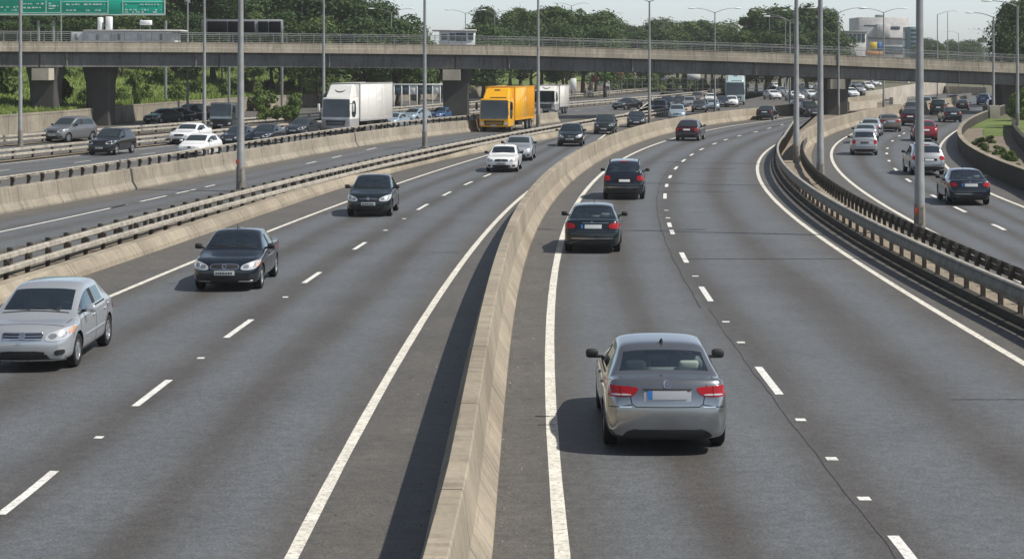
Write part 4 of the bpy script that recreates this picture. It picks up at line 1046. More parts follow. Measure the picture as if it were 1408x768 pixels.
# small black hatchback
S = dict(kind='hatch', Lf=1.93, Lr=-1.83, hw=.845, zn=.78, cz=.98, belt=.97, roof=1.47, th=.585, cowl=.92, rf=.18, b1=-.14, c1=-.98, rr=-1.15, rdrop=.06, dk=-1.55, dkz=1.02, af=1.20, ar=-1.18, wr=.30, mirror='black', rim='steel_rim')
S['decals'] = front_set(S, 'wide', 'lamp_clear', 'plate_white') + plate_marks('front', .44, .55) + hatch_rear(S)
SP['small_hatch'] = S
# SUV
S = dict(kind='hatch', Lf=2.28, Lr=-2.28, hw=.93, zn=.93, cz=1.13, belt=1.10, roof=1.72, th=.66, cowl=1.02, rf=.35, b1=-.02, c1=-1.10, rr=-1.70, rdrop=.05, dk=-2.02, dkz=1.16, gz=.26, af=1.38, ar=-1.34, wr=.36, arch=.05, mirror='black', quarter=True, rails=True, seatup=.12)
S['decals'] = front_set(S, 'wide', plate='plate_white') + [
    ('rear', 'taillight', 'lamp_red', [(.60, .84), (.58, 1.06), (.88, 1.08), (.92, .86)], dict(mirror=True, off=.012)),
    ('rear', 'number_plate', 'plate_white', rect(-.20, .28, .80, .90), dict(off=.02, rnd=0)),
    ('rear', 'plate_recess', 'seam', rect(-.42, .46, .78, .94), dict(off=.006, rnd=1, fine=True)),
    ('rear', 'brake_lamp', 'lamp_red', rect(-.16, .16, 1.635, 1.665), dict(off=.02, rnd=0, fine=True)),
    ('rear', 'bumper_strip', 'chrome', rect(-.80, .80, .555, .575), dict(off=.012, rnd=0, fine=True)),
    ('rear', 'lower_trim', 'black', [(-.80, .32), (-.84, .50), (.84, .50), (.80, .32)], dict(off=.01))]
SP['suv'] = S
# compact people carrier
S = dict(kind='hatch', Lf=2.05, Lr=-2.05, hw=.86, zn=.84, cz=1.06, belt=1.04, roof=1.66, th=.62, cowl=1.05, rf=.30, b1=-.08, c1=-1.12, rr=-1.55, rdrop=.05, dk=-1.84, dkz=1.10, af=1.30, ar=-1.30, wr=.31, mirror='black', quarter=True)
S['decals'] = front_set(S, 'wide') + hatch_rear(S, 'black', .78)
SP['mpv'] = S
# low roofed estate-like crossover (red one on the far right, maroon one on the main road)
S = dict(kind='hatch', Lf=2.2, Lr=-2.2, hw=.91, zn=.86, cz=1.05, belt=1.03, roof=1.60, th=.62, cowl=.98, rf=.28, b1=-.06, c1=-1.08, rr=-1.45, rdrop=.07, dk=-1.92, dkz=1.08, gz=.23, af=1.34, ar=-1.32, wr=.345, mirror='black', quarter=True)
S['decals'] = front_set(S, 'wide') + hatch_rear(S, 'plate_white', .80) + [('rear', 'tail_strip', 'lamp_red_dark', rect(-.60, .60, .90, .93), dict(off=.012, rnd=0))]
SP['crossover'] = S

# ------------------------------------------------------------------ lorries
def make_lorry(w=2.5, cab_h=2.95, cab_l=2.1, box_l=7.0, box_top=4.0, box_z=1.1, cab='truck_white', low='truck_grey', box='truck_white', deflector=True, zs=1.38):
    root = empty('lorry'); hw = w / 2
    bm = bmesh.new(); bmesh.ops.create_cube(bm, size=1)
    bmesh.ops.subdivide_edges(bm, edges=bm.edges[:], cuts=2, use_grid_fill=True)
    z0, z1 = .42, cab_h
    for v in bm.verts:
        x, y, z = v.co; t = z + .5
        yy = y * cab_l; zz = z0 + (z1 - z0) * t
        if y > .4: yy -= .30 * max(0, t - .38) + .10 * (abs(x) * 2) ** 2
        xx = x * w * (1 - .05 * max(0, t - .5))
        v.co = (xx, yy + cab_l / 2 - cab_l + 0, zz)
    ed = [e for e in bm.edges if len(e.link_faces) == 2 and e.calc_face_angle(0) > .9]
    bmesh.ops.bevel(bm, geom=ed, offset=.11, segments=3, affect='EDGES', profile=.5)
    for f in bm.faces: f.material_index = 1 if f.calc_center_median().z < zs - .1 else 0
    me = D.meshes.new('cab'); bm.to_mesh(me); me.polygons.foreach_set('use_smooth', [True] * len(me.polygons)); me.set_sharp_from_angle(angle=rad(40))
    o = link_mesh('cab', me, root, [PAINT[cab], PAINT[low]])
    B = Body.__new__(Body); B.bvh = BVHTree.FromBMesh(bm); bm.free()
    wz = cab_h - .12; B.decal([(-hw * .93, zs + .06), (-hw * .91, wz - .10), (-hw * .86, wz), (hw * .86, wz), (hw * .91, wz - .10), (hw * .93, zs + .06), (hw * .88, zs), (-hw * .88, zs)], 'front', M['glass_dark'], 'windscreen', root, .012, rnd=0)
    B.decal([(-hw * .88, zs + .03), (-hw * .2, zs + .03), (-hw * .2, zs + .07), (-hw * .88, zs + .07)], 'front', M['galv'], 'wiper', root, .02, rnd=0)
    B.decal([(hw * .05, zs + .03), (hw * .7, zs + .03), (hw * .7, zs + .07), (hw * .05, zs + .07)], 'front', M['galv'], 'wiper', root, .02, rnd=0)
    gz = min(1.14, zs - .12); B.decal([(-hw * .60, gz - .40), (-hw * .68, gz), (hw * .68, gz), (hw * .60, gz - .40)], 'front', M['black'], 'grille', root, .012, rnd=0)
    for k in range(2): B.decal(rect(-hw * .55, hw * .55, gz - .31 + .13 * k, gz - .27 + .13 * k), 'front', PAINT[low], 'grille_bar', root, .03, rnd=0)
    B.decal([(hw * .66, .58), (hw * .70, .80), (hw * .92, .84), (hw * .90, .60)], 'front', M['lamp_clear'], 'headlight', root, .015, mirror=True)
    B.decal(rect(-.26, .26, .50, .61), 'front', M['plate_white'], 'number_plate', root, .02, rnd=0)
    for ax in ('left', 'right'): B.decal([(-.35, zs + .02), (-.50, cab_h - .25), (-1.35, cab_h - .25), (-1.35, zs + .02)], ax, M['glass_dark'], 'side_window', root, .01)
    for x in (-1, 1):
        mr = rbox((x * (hw + .22), -.12, 2.15), (.20, .14, .62), .05, 'wing_mirror', M['black'] if cab != 'truck_white' else PAINT[cab], root); m = MB()
        m.tube([(x * (hw - .05), -.2, 2.5), (x * (hw + .2), -.12, 2.46)], .03, 6); m.build('mirror_arm', M['black'], mr)
    by = -cab_l - .15 - box_l / 2
    bo = rbox((0, by, (box_top + box_z) / 2), (w, box_l, box_top - box_z), .025, 'cargo_box', PAINT[box], root, 1)
    m = MB()
    for x in (-1, 1):
        for y in (by - box_l / 2, by + box_l / 2): m.box((x * (hw - .02), y, (box_top + box_z) / 2), (.09, .09, box_top - box_z + .01))
        m.box((x * (hw - .01), by, box_z + .03), (.05, box_l, .14)); m.box((x * (hw - .02), by, box_top - .03), (.08, box_l + .04, .10))
    m.box((0, by + box_l / 2, box_top - .03), (w - .1, .09, .10)); m.build('edge_trim', PAINT[low] if cab == 'truck_white' else PAINT[box], bo)
    m = MB()
    for x in (-1, 1):
        for k in range(1, 4): m.box((x * hw, by - box_l / 2 + k * box_l / 4, (box_top + box_z) / 2), (.022, .05, box_top - box_z - .3))
        m.box((x * hw * .99, by - box_l / 2 + .25, box_z - .34), (.05, .06, .5))
    m.box((hw * .4, by - box_l / 2 - .01, (box_top + box_z) / 2), (.04, .05, box_top - box_z - .3)); m.build('panel_rib', PAINT[box], bo)
    m = MB(); m.box((0, by + .4, .86), (w * .40, box_l + cab_l + .4, .28)); m.box((0, by - box_l / 2 + .1, .62), (w * .9, .12, .14))
    for x in (-1, 1): m.box((x * hw * .72, by + 1.2, .72), (.5, 1.4, .5))
    m.build('chassis', M['black'], root)
    if deflector:
        bm = bmesh.new(); bmesh.ops.create_cube(bm, size=1)
        for v in bm.verts:
            x, y, z = v.co; top = z > 0
            v.co = (x * w * (.80 if top else .90), -cab_l + .15 + (.55 if y > 0 and top else 1.35 if y > 0 else 0), cab_h - .06 + ((box_top - cab_h - .02) if top else 0))
        bmesh.ops.bevel(bm, geom=bm.edges[:], offset=.10, segments=3, affect='EDGES'); me = D.meshes.new('roof_deflector'); bm.to_mesh(me)
        me.polygons.foreach_set('use_smooth', [True] * len(me.polygons)); me.set_sharp_from_angle(angle=rad(45)); df = link_mesh('roof_deflector', me, root, PAINT[cab])
        B2 = Body.__new__(Body); B2.bvh = BVHTree.FromBMesh(bm); bm.free(); zm = (cab_h + box_top) / 2
        if cab == 'truck_white':
            B2.decal([(-.52, zm + .10), (-.30, zm - .12), (0, zm - .18), (.30, zm - .12), (.52, zm + .10), (.28, zm - .03), (0, zm - .08), (-.28, zm - .03)], 'front', M['rail_dark'], 'curved_emblem', df, .01, rnd=1)
        else:
            B2.decal(rect(-.25, .25, box_top - .32, box_top - .22), 'front', M['black'], 'curved_emblem', df, .01, rnd=0)
            B2.decal(rect(-.9, .5, cab_h + .06, cab_h + .13), 'front', M['black'], 'vent_slot', df, .01, rnd=0)
    S = dict(wr=.48, rim='steel_rim')
    for x in (-1, 1):
        wheel(S, x * (hw - .15), -1.25, root, 1)
        for y in (-cab_l - box_l + .9, -cab_l - box_l + 2.2): wheel(S, x * (hw - .15), y, root, 1)
    root['_af'] = -1.25; root['_ar'] = -cab_l - box_l + .9; return root

# ------------------------------------------------------------------ the driver seen through the silver hatchback's windscreen
def make_driver():
    V = []; E = []; Rr = []
    def j(p, r, par=None):
        V.append(p); Rr.append(r); i = len(V) - 1
        if par is not None: E.append((par, i))
        return i
    pel = j((0, 0, .50), (.16, .13)); sp = j((0, -.05, .66), (.155, .115), pel); ch = j((0, -.10, .84), (.175, .12), sp); nk0 = j((0, -.12, .985), (.085, .075), ch); nk = j((0, -.11, 1.05), (.055, .058), nk0)
    hd = j((0, -.085, 1.13), (.072, .088), nk); ht = j((0, -.085, 1.20), (.070, .085), hd); j((0, -.085, 1.245), (.045, .055), ht)
    for s in (-1, 1):
        sh = j((s * .19, -.11, .945), (.062, .062), ch); el = j((s * .27, .10, .76), (.046, .046), sh); wr = j((s * .17, .34, .90), (.031, .031), el); pm = j((s * .155, .40, .93), (.040, .024), wr)
        for k in range(4): f1 = j((s * (.145 + .0) , .425 + .012 * k, .945 - .018 * k), (.011, .011), pm); j((s * .115, .43 + .012 * k, .95 - .018 * k), (.009, .009), f1)
        t1 = j((s * .13, .385, .955), (.011, .011), pm); j((s * .11, .40, .965), (.009, .009), t1)
        hp = j((s * .10, .06, .47), (.095, .09), pel); kn = j((s * .13, .46, .58), (.068, .068), hp); an = j((s * .12, .72, .38), (.042, .042), kn); j((s * .12, .84, .38), (.04, .03), an)
    me = D.meshes.new('person'); me.from_pydata(V, E, []); ob = link_mesh('tmp', me); md = ob.modifiers.new('k', 'SKIN')
    for i, r in enumerate(Rr): me.skin_vertices[0].data[i].radius = r
    me.skin_vertices[0].data[0].use_root = True; sb = ob.modifiers.new('s', 'SUBSURF'); sb.levels = 1
    e = eval_mesh(ob); D.objects.remove(ob); e.materials.clear()
    # face: nose, brow and chin pulled out of the head surface
    for v in e.vertices:
        x, y, z = v.co
        if z > 1.06 and y > -.03:
            if abs(x) < .016 and 1.125 < z < 1.17: v.co.y += .022
            if abs(x) < .03 and 1.07 < z < 1.10: v.co.y += .010
            if .015 < abs(x) < .04 and 1.165 < z < 1.185: v.co.y -= .008
    for mt in ('shirt', 'skin', 'hair', 'trousers'): e.materials.append(M[mt])
    for p in e.polygons:
        c = p.center; k = 0
        if c.z > 1.03: k = 1
        if c.z > 1.03 and (c.z > 1.205 or (c.y < -.10 and c.z > 1.09)): k = 2
        if c.y > .30 and c.z > .85: k = 1
        if c.z < .60 and c.y > -.02 or c.z < .5: k = 3
        p.material_index = k; p.use_smooth = True
    o = link_mesh('person', e)
    for s in (-1, 1):
        m = MB(); m.lathe([(.001, -.014), (.010, -.010), (.014, 0), (.010, .010), (.001, .014)], 8, 'X', (s * .030, -.004, 1.155)); m.build('eye', M['black'], o, True)
        m = MB(); m.lathe([(.001, -.010), (.022, -.006), (.026, .003), (.001, .010)], 8, 'X', (s * .078, -.09, 1.145)); m.build('ear', M['skin'], o, True)
    m = MB(); m.box((0, .004, 1.105), (.045, .010, .010)); m.build('mouth', M['lamp_red_dark'], o)
    return o
# ------------------------------------------------------------------ traffic
PROTO = {}
def proto(model, lod):
    if (model, lod) not in PROTO: PROTO[(model, lod)] = make_car(SP[model], lod)
    return PROTO[(model, lod)]
def colour(o, mat):
    for s in o.material_slots:
        if s.material and s.material.name.startswith('paint_') and s.material.name != 'paint_midgrey': s.link = 'OBJECT'; s.material = mat
    for c in o.children: colour(c, mat)
GROUP = {'far': 'cars queueing on the far left carriageway', 'left': 'oncoming cars on the left carriageway', 'main': 'cars driving away on the main road', 'right': 'cars on the right-hand road', 'jam': 'distant cars beyond the right pier', 'park': 'dark cars behind the left median', 'lot': 'parked cars behind the fence under the flyover'}
def car(model, px, py, way, curve, col, label, grp, scale=1.0, lod=1, turn=0.0, z=0.0):
    p = proto(model, lod); o = copy_tree(p); X, Y = G(px, py, z); s = curve.slope(Y); t = Vector((s, 1, 0)).normalized()
    near = p['_ar'] if way > 0 else p['_af']; fwd = t * way
    a = math.atan2(-fwd.x, fwd.y) + rad(turn); fwd = Vector((-math.sin(a), math.cos(a), 0))
    o.location = Vector((X, Y, z)) - fwd * near * scale
    o.rotation_euler = (0, 0, a); o.scale = (scale,) * 3
    o.name = {'saloon_rear': 'saloon_car', 'saloon': 'saloon_car', 'hatch': 'hatchback', 'small_hatch': 'hatchback', 'suv': 'suv', 'mpv': 'people_carrier', 'crossover': 'suv'}[model]
    colour(o, PAINT[col]); tag(o, label, 'car', GROUP[grp])
    for k in ('_af', '_ar', '_wb'):
        if k in o: del o[k]
    return o
# nearest cars, full detail
car('saloon_rear', 912, 609, 1, RD, 'midgrey', 'silver grey saloon nearest the camera, its rear with blue-edged blank plate', 'main', 1.04, 0, -.6)
car('saloon', 815, 345, 1, RL, 'dark_teal', 'black saloon seen from behind, second nearest car on the main road', 'main', 1.0, 0, -1.5)
car('suv', 858, 273, 1, RL, 'navy', 'black SUV seen from behind with red roof brake lamp, following the median curve', 'main', .97, 0, 0)
car('crossover', 946, 193.5, 1, RD, 'maroon', 'dark maroon SUV seen from behind, far along the median barrier', 'main', .98, 1)
car('saloon', 1052, 165, 1, RD, 'dark_teal', 'farthest dark car on the main road, at the end of the median barrier', 'main', .98, 1)
silver = car('hatch', 46, 503, -1, LD, 'silver_blue', 'silver hatchback cut by the left frame edge with slatted chrome grille and a driver inside', 'left', 1.03, 0, 2.5)
car('saloon', 316, 396, -1, LD, 'dark_blue', 'dark blue-black saloon with chrome oval grille and pale front plate', 'left', 1.0, 0, 3)
car('small_hatch', 509, 296.5, -1, LD, 'dark_teal', 'small black hatchback with white front plate in the middle of the left carriageway', 'left', 1.03, 0, 3)
car('saloon', 691, 236, -1, LD, 'white', 'white saloon coming towards the camera in front of the silver saloon', 'left', .98, 0, 3)
car('saloon_rear', 712, 220.5, -1, LD, 'silver_blue', 'silver saloon close behind the white saloon on the left carriageway', 'left', .98, 1, 3)
car('small_hatch', 784, 201, -1, LD, 'dark_teal', 'black hatchback with bright round headlights beside the median barrier crest', 'left', 1.05, 0, 2)
car('suv', 831, 184.5, -1, LD, 'dark_green', 'dark green SUV coming on between the black hatchback and the twin arm lamp post', 'left', .92, 1)
car('saloon', 875, 175, -1, LD, 'dark_blue', 'dark saloon just left of the double arm lamp post on the left carriageway', 'left', .98, 1, 3)
car('mpv', 931, 166, -1, LD, 'pale_blue', 'pale blue people carrier behind the median barrier above the maroon SUV', 'left', .98, 1, 3)
car('suv', 906, 158, -1, LD, 'navy', 'black SUV right of the double arm lamp post, behind the pale blue carrier', 'left', .95, 1)
car('saloon', 934, 147, -1, LD, 'dark_grey', 'dark car in the queue, the left one behind the pale blue carrier', 'jam', 1, 1)
car('mpv', 959, 143, -1, LD, 'brown_grey', 'brown grey people carrier at the back of the queue behind the median', 'jam', 1, 1)
car('saloon', 961, 154.5, -1, LD, 'dark_grey', 'dark grey saloon in the queue right of the pale blue carrier', 'jam', .98, 1)
car('saloon', 993, 147.5, -1, LD, 'navy', 'navy saloon in the queue just right of the double arm lamp post', 'jam', .98, 1)
car('hatch', 1006, 147, -1, LD, 'white', 'white hatchback under the front corner of the tall teal-fronted lorry', 'jam', .96, 1)
car('mpv', 948, 150.5, -1, LD, 'silver', 'silver people carrier squeezed into the queue between two dark cars behind the median', 'jam', .95, 1)
car('saloon', 977, 142, -1, LD, 'white', 'white saloon far back in the queue left of the teal-fronted lorry', 'jam', .95, 1)
car('suv', 917, 150, -1, LD, 'dark_blue', 'dark blue SUV in the queue above the pale blue people carrier', 'jam', .9, 1)
car('hatch', 980, 152, -1, LD, 'pale_blue', 'pale blue hatchback in the queue at the foot of the double arm lamp post', 'jam', .92, 1)
car('saloon', 1062, 130, 1, LD, 'black', 'black car right of the tall teal-fronted lorry', 'jam', 1, 1)
# the far left carriageway
car('suv', 143, 213, -1, EE, 'black', 'black SUV crossing in front of the second left pier', 'far', .96, 1, 3)
car('saloon', 252, 198.5, -1, EE, 'white', 'white saloon in the left queue, the upper of two white cars', 'far', 1.04, 1, 3)
car('hatch', 266, 217, -1, EE, 'white', 'white hatchback half hidden by the wall railing, the lower of two white cars', 'far', 1.0, 1, 3)
car('saloon', 320, 200.5, -1, EE, 'navy', 'navy saloon directly left of the thick lamp post', 'far', .95, 1, 3)
car('saloon', 358, 198.5, -1, EE, 'dark_blue', 'dark blue saloon directly right of the thick lamp post', 'far', .98, 1, 3)
car('saloon', 408, 187.5, -1, EE, 'dark_grey', 'dark grey saloon in the queue just left of the white box lorry', 'far', .98, 1, 0)
car('hatch', 536, 177, -1, EE, 'pale_blue', 'pale blue hatchback half hidden behind the tail of the white box lorry', 'far', .96, 1)
car('hatch', 563, 169, -1, EE, 'pale_blue', 'pale blue car facing the camera, clear of the white box lorry', 'far', .96, 1, -8)
car('saloon', 600, 166.5, -1, EE, 'blue', 'blue car in front of the middle pier, right of a lamp post', 'far', .95, 1, -8)
car('saloon', 853, 151, -1, EE, 'black', 'black car with long flank in the mid distance, left of the twin arm lamp post', 'far', 1.0, 1, -22)
car('mpv', 80, 195.5, -1, FF, 'grey', 'grey people carrier between the two left guardrails', 'park', 1.12, 1, -6)
for i, (x, y, c, mdl) in enumerate(((212, 170.5, 'dark_grey', 'saloon'), (230, 169, 'navy', 'saloon'), (249, 167.5, 'black', 'suv'), (268, 166.5, 'dark_grey', 'saloon'))):
    car(mdl, x, y, -1, FF, c, ['dark grey car at the left end of the dark row by the block wall', 'navy car second from the left in the dark row by the block wall', 'black SUV third in the dark row, just left of a thin lamp post', 'dark grey car at the right end of the dark row by the block wall'][i], 'park', 1, 1, -12)
# right-hand road
car('saloon', 1330, 280.5, 1, D2, 'navy', 'dark navy saloon nearest on the right-hand road with white plate', 'right', 1.0, 0, -1)
car('suv', 1274, 240, 1, D2, 'silver', 'silver SUV half hidden by the thickest lamp post', 'right', .95, 0, 3)
car('mpv', 1188.5, 213, 1, L2, 'silver', 'silver people carrier hugging the left line of the right-hand road', 'right', .96, 0, 1)
car('saloon_rear', 1190, 197, 1, L2, 'silver_blue', 'pale silver saloon hidden behind the silver people carrier', 'right', .95, 1)
car('hatch', 1197, 187, 1, L2, 'silver_blue', 'pale silver car ahead of the silver people carrier, close to the beige barrier', 'right', .95, 1)
car('saloon_rear', 1223.5, 181, 1, D2, 'brown_grey', 'brown grey saloon by the end of the beige curved barrier', 'right', 1, 1, 10)
car('crossover', 1272, 194, 1, D2, 'red', 'red car just right of the thickest lamp post', 'right', .98, 1, 6)
car('crossover', 1252, 173, 1, D2, 'maroon', 'dark maroon car just left of the thickest lamp post', 'right', 1, 1)
car('suv', 1254, 160, 1, D2, 'midgrey', 'grey van at the edge of the dark wall left of the thickest lamp post', 'right', .9, 1)
car('suv', 1290, 158, 1, D2, 'dark_green', 'dark green SUV under the right end of the flyover', 'right', .98, 1)
car('saloon', 1309, 168, 1, D2, 'black', 'black saloon braking below the right end of the flyover', 'right', 1, 1, 12)
car('suv', 1272, 151, 1, D2, 'black', 'black car in shade just right of the thickest lamp post, beyond the red car', 'right', .9, 1)
car('saloon', 1323, 152, 1, D2, 'black', 'black car beside the dark wall under the flyover, right of the dark green SUV', 'right', .9, 1)
car('crossover', 1368, 155, 1, R2, 'navy', 'dark car beside the far right pier, left of its lamp posts', 'right', .95, 1, 14)
car('saloon', 1352, 144, 1, R2, 'blue', 'blue car beyond the flyover at the far right', 'right', 1, 1)
# beyond the right pier
car('mpv', 1103, 157, -1, RR, 'white', 'pale people carrier between the pair of lamp posts', 'jam', .95, 1, 20)
car('suv', 1117, 161, -1, RR, 'dark_grey', 'dark grey pickup-like SUV between the pair of lamp posts', 'jam', .95, 1, 20)
car('hatch', 1144, 158.5, -1, RR, 'truck_white', 'cream car just left of the right pier foot', 'jam', .75, 1, 30)
jam = [(1066, 137, 'white'), (1080, 133, 'silver'), (1097, 139, 'white'), (1108, 133, 'midgrey'), (1119, 137, 'white'), (1136, 141, 'silver'), (1070, 124, 'white'), (1112, 124, 'silver'), (1131, 126, 'white'), (1174, 135, 'white'), (1184, 129, 'silver'), (1196, 124, 'white'), (1178, 122, 'midgrey'), (1206, 119, 'white')]
jl = ['white car in the far queue right of the tall teal-fronted lorry', 'silver car in the far queue seen left of the slim lamp post', 'white car in the far queue right beside the pair of lamp posts', 'grey car in the far queue between the pair of lamp posts', 'white car in the far queue touching the nearer lamp post of the pair', 'silver car in the far queue left of the right pier', 'small white car far up the queue left of the pair of lamp posts', 'small silver car far up the queue between the pair of lamp posts', 'small white car far up the queue, close to the right pier top', 'white car just right of the right pier, lowest of that cluster', 'silver car right of the right pier, in the middle of that cluster', 'white car right of the right pier, upper middle of that cluster', 'grey car right of the right pier, beside its cap', 'white car right of the right pier, farthest of that cluster']
for (x, y, c), lb in zip(jam, jl): car(random.choice(['hatch', 'saloon', 'mpv']), x, y, -1, RR, c, lb, 'jam', 1.0, 1, 25)
for (x, y, c_, mdl, lb) in ((862, 116, 'pale_blue', 'mpv', 'pale blue van parked behind the mesh fence, leftmost of four'), (879, 115.5, 'white', 'hatch', 'white car parked behind the mesh fence under the flyover'), (902, 114.5, 'blue', 'mpv', 'blue van parked behind the mesh fence under the flyover'), (921, 113.5, 'silver', 'hatch', 'silver car parked behind the mesh fence, rightmost of four')):
    car(mdl, x, y, -1, GW, c_, lb, 'lot', 1.1, 1, 60)
for p in list(PROTO.values()):
    for c in [q for ch in p.children for q in ch.children] + list(p.children) + [p]: D.objects.remove(c)
# the driver
dr = make_driver(); tag(dr, 'driver in a dark red shirt with both hands on the wheel of the silver hatchback', 'person')
Mx = Matrix.Translation(silver.location) @ Matrix.Rotation(silver.rotation_euler.z, 4, 'Z') @ Matrix.Scale(1.03, 4)
dr.location = Mx @ Vector((-.37, -.25, .07)); dr.rotation_euler = silver.rotation_euler; dr.scale = (1.0,) * 3

def lorry(o, px, py, curve, label, turn=0, scale=1.0):
    X, Y = G(px, py); s = curve.slope(Y); t = Vector((s, 1, 0)).normalized(); a = math.atan2(t.x, -t.y) + rad(turn)
    fwd = Vector((-math.sin(a), math.cos(a), 0)); o.location = Vector((X, Y, 0)) - fwd * o['_af'] * scale; o.rotation_euler = (0, 0, a); o.scale = (scale,) * 3
    del o['_af'], o['_ar']; tag(o, label, 'lorry')
lorry(make_lorry(box_l=7.5, box_top=4.08, box_z=1.05), 469, 184.5, EE, 'white box lorry with grey lower cab and curved emblem above its windscreen')
lorry(make_lorry(w=2.55, cab_h=2.75, box_l=7.0, box_top=3.72, box_z=.95, cab='orange', low='orange', box='orange', zs=1.08), 684, 181, GB, 'bright orange box lorry coming down the slip road')
lorry(make_lorry(w=2.4, cab_h=2.7, box_l=4.5, box_top=3.2, box_z=.8), 752, 157.5, GB, 'small white box lorry behind the orange lorry', 0, 1.0)
lorry(make_lorry(w=2.5, cab_h=3.1, box_l=6.5, box_top=4.1, box_z=1.1, cab='pale_teal', low='pale_teal'), 1011, 144.5, LD, 'tall lorry with pale teal front and white box at the head of the distant queue')
lorry(make_lorry(w=2.3, cab_h=2.75, box_l=1.6, box_top=2.5, box_z=1.0, deflector=False, cab='midgrey', low='dark_grey', box='truck_grey'), 308, 179, FF, 'short pale lorry facing the camera behind the left median guardrails', 8, .85)

# ------------------------------------------------------------------ trees and bushes
def leaf_mesh(name, seed, R, H, zc, n, lobes, size, mat, low=.15):
    r = random.Random(seed); L = []
    for _ in range(lobes):
        a = r.uniform(0, 2 * PI); t = r.uniform(low, 1.0); env = math.sin(PI * min(.96, max(.10, t * .86 + .08))) ** .7
        d = R * env * r.uniform(.25, .75); L.append((Vector((d * math.cos(a), d * math.sin(a), zc + H * (t - .5) * .86)), R * r.uniform(.26, .46) * (.75 + .4 * env)))
    vs = []; fs = []
    for k in range(n):
        c, rr = r.choice(L); v = Vector((r.gauss(0, 1), r.gauss(0, 1), r.gauss(0, 1))).normalized()
        rad_ = rr * ((r.uniform(.55, 1.0) ** .5) if r.random() < .9 else r.uniform(1.0, 1.32)) * (1 + .18 * math.sin(5 * v.x + seed) * math.sin(4 * v.y + 3 * v.z))
        p = c + Vector((v.x, v.y, v.z * .8)) * rad_
        nrm = (v * 1.0 + Vector((r.gauss(0, .5), r.gauss(0, .5), r.gauss(0, .5) + .35))).normalized()
        u = nrm.orthogonal().normalized(); u.rotate(Matrix.Rotation(r.uniform(0, 6.28), 3, nrm)); w = nrm.cross(u); s = size * r.uniform(.5, 1.25)
        b = len(vs); vs += [p - u * s, p + w * s * .45 + nrm * s * .12, p + u * s, p - w * s * .45 + nrm * s * .12]; fs.append((b, b + 1, b + 2, b + 3))
    me = D.meshes.new(name); me.from_pydata([tuple(v) for v in vs], [], fs); me.materials.append(mat); return me
def trunk_mesh(seed, h, r0, R):
    r = random.Random(seed); m = MB(); pts = [(r.uniform(-.15, .15) * k, r.uniform(-.15, .15) * k, h * k / 5) for k in range(6)]
    m.tube(pts, [r0 * (1.35 if k == 0 else 1 - .14 * k) for k in range(6)], 8)
    for k in range(6):
        a = r.uniform(0, 6.28); z = h * r.uniform(.35, .85); L = R * r.uniform(.4, .75)
        m.tube([(0, 0, z), (math.cos(a) * L * .5, math.sin(a) * L * .5, z + L * .35), (math.cos(a) * L, math.sin(a) * L, z + L * .8)], [r0 * .4, r0 * .25, r0 * .08], 6)
    me = m.mesh('trunk', True, 60); me.materials.append(M['bark']); return me
TREES = []
for i, (R, H, zc, h, mt) in enumerate(((4.6, 13, 8.2, 9, 'leaf'), (5.2, 14, 8.6, 9.5, 'leaf'), (3.8, 13, 8.0, 9, 'leaf_mid'), (5.0, 12, 7.6, 8.5, 'leaf'), (4.2, 15, 9.0, 10, 'leaf_mid'))):
    TREES.append((leaf_mesh('crown', 11 + i, R, H, zc, 11000, 30, .29, M[mt]), trunk_mesh(40 + i, h, .28, R)))
for i, (R, H, zc, h) in enumerate(((3.0, 14, 8.4, 10), (4.4, 11, 7.6, 8.5))): TREES.append((leaf_mesh('crown', 61 + i, R, H, zc, 6500, 22, .25, M['leaf_light'], .1), trunk_mesh(90 + i, h, .22, R)))
TOPZ = [max(v.co.z for v in t[0].vertices) for t in TREES]
def terrain_z(X, Y):
    g = max(0, GW(Y) - X) if Y < 420 else 0
    t = min(1, max(0, (g - .3) / 34)); return .0 if g <= 0 else 1.5 + 3.6 * t * t * (3 - 2 * t)
def tree(px, d, ytop, label, group, kind=None, z0=None, name='tree', wide=1.0):
    X, Y = (px - 704) / F * d, d; z = terrain_z(X, Y) if z0 is None else z0
    h = CAMH - (ytop - HZ) / F * d - z; i = random.choice((0, 1, 2, 3, 4, 0, 1, 3, 2, 5, 6)) if kind is None else kind; s = h / TOPZ[i]
    root = empty(name, (X, Y, z), random.random() * 6.28); tag(root, label, 'tree', group)
    c = link_mesh('crown', TREES[i][0], root); t = link_mesh('trunk', TREES[i][1], root)
    w = s * wide * random.uniform(.92, 1.12); c.scale = (w, w, s); t.scale = (w, w, s); return root
def wood(x0, x1, n, d0, d1, top, label, group, jit=4, wide=1.0):
    for i in range(n):
        x = x0 + (x1 - x0) * (i + .5 + random.uniform(-.3, .3)) / n
        tree(x, random.uniform(d0, d1), (top(x) if callable(top) else top) + random.uniform(-jit, jit), label, group, wide=wide)
wood(-70, 500, 12, 236, 250, lambda x: -18 - 14 * random.random(), 'tall dense dark green tree behind the green sign and display board', 'tall dense trees behind the left part of the flyover', wide=1.25)
wood(-60, 520, 11, 224, 232, lambda x: 2 + 14 * random.random(), 'bushy dark green tree on the bank in front of the tall dense trees at left', 'front row of bank trees behind the left part of the flyover', 6, 1.2)
wood(470, 588, 4, 232, 246, lambda x: -6 + max(0, x - 520) * .78, 'dark green tree where the left treeline slopes down to the sky gap', 'trees at the right end of the left wood', 3, 1.15)
wood(440, 610, 5, 262, 275, lambda x: 78, 'low bushy tree behind the panel fence under the flyover', 'low trees behind the panel fence', 4, 1.5)
wood(655, 835, 7, 300, 320, lambda x: 4 + 6 * abs(x - 745) / 90, 'tall green tree of the middle wood right of the sky gap', 'tall trees of the middle wood', 5, 1.2)
wood(640, 840, 6, 275, 290, lambda x: 26, 'shorter green tree in front of the middle wood', 'front trees of the middle wood', 8, 1.3)
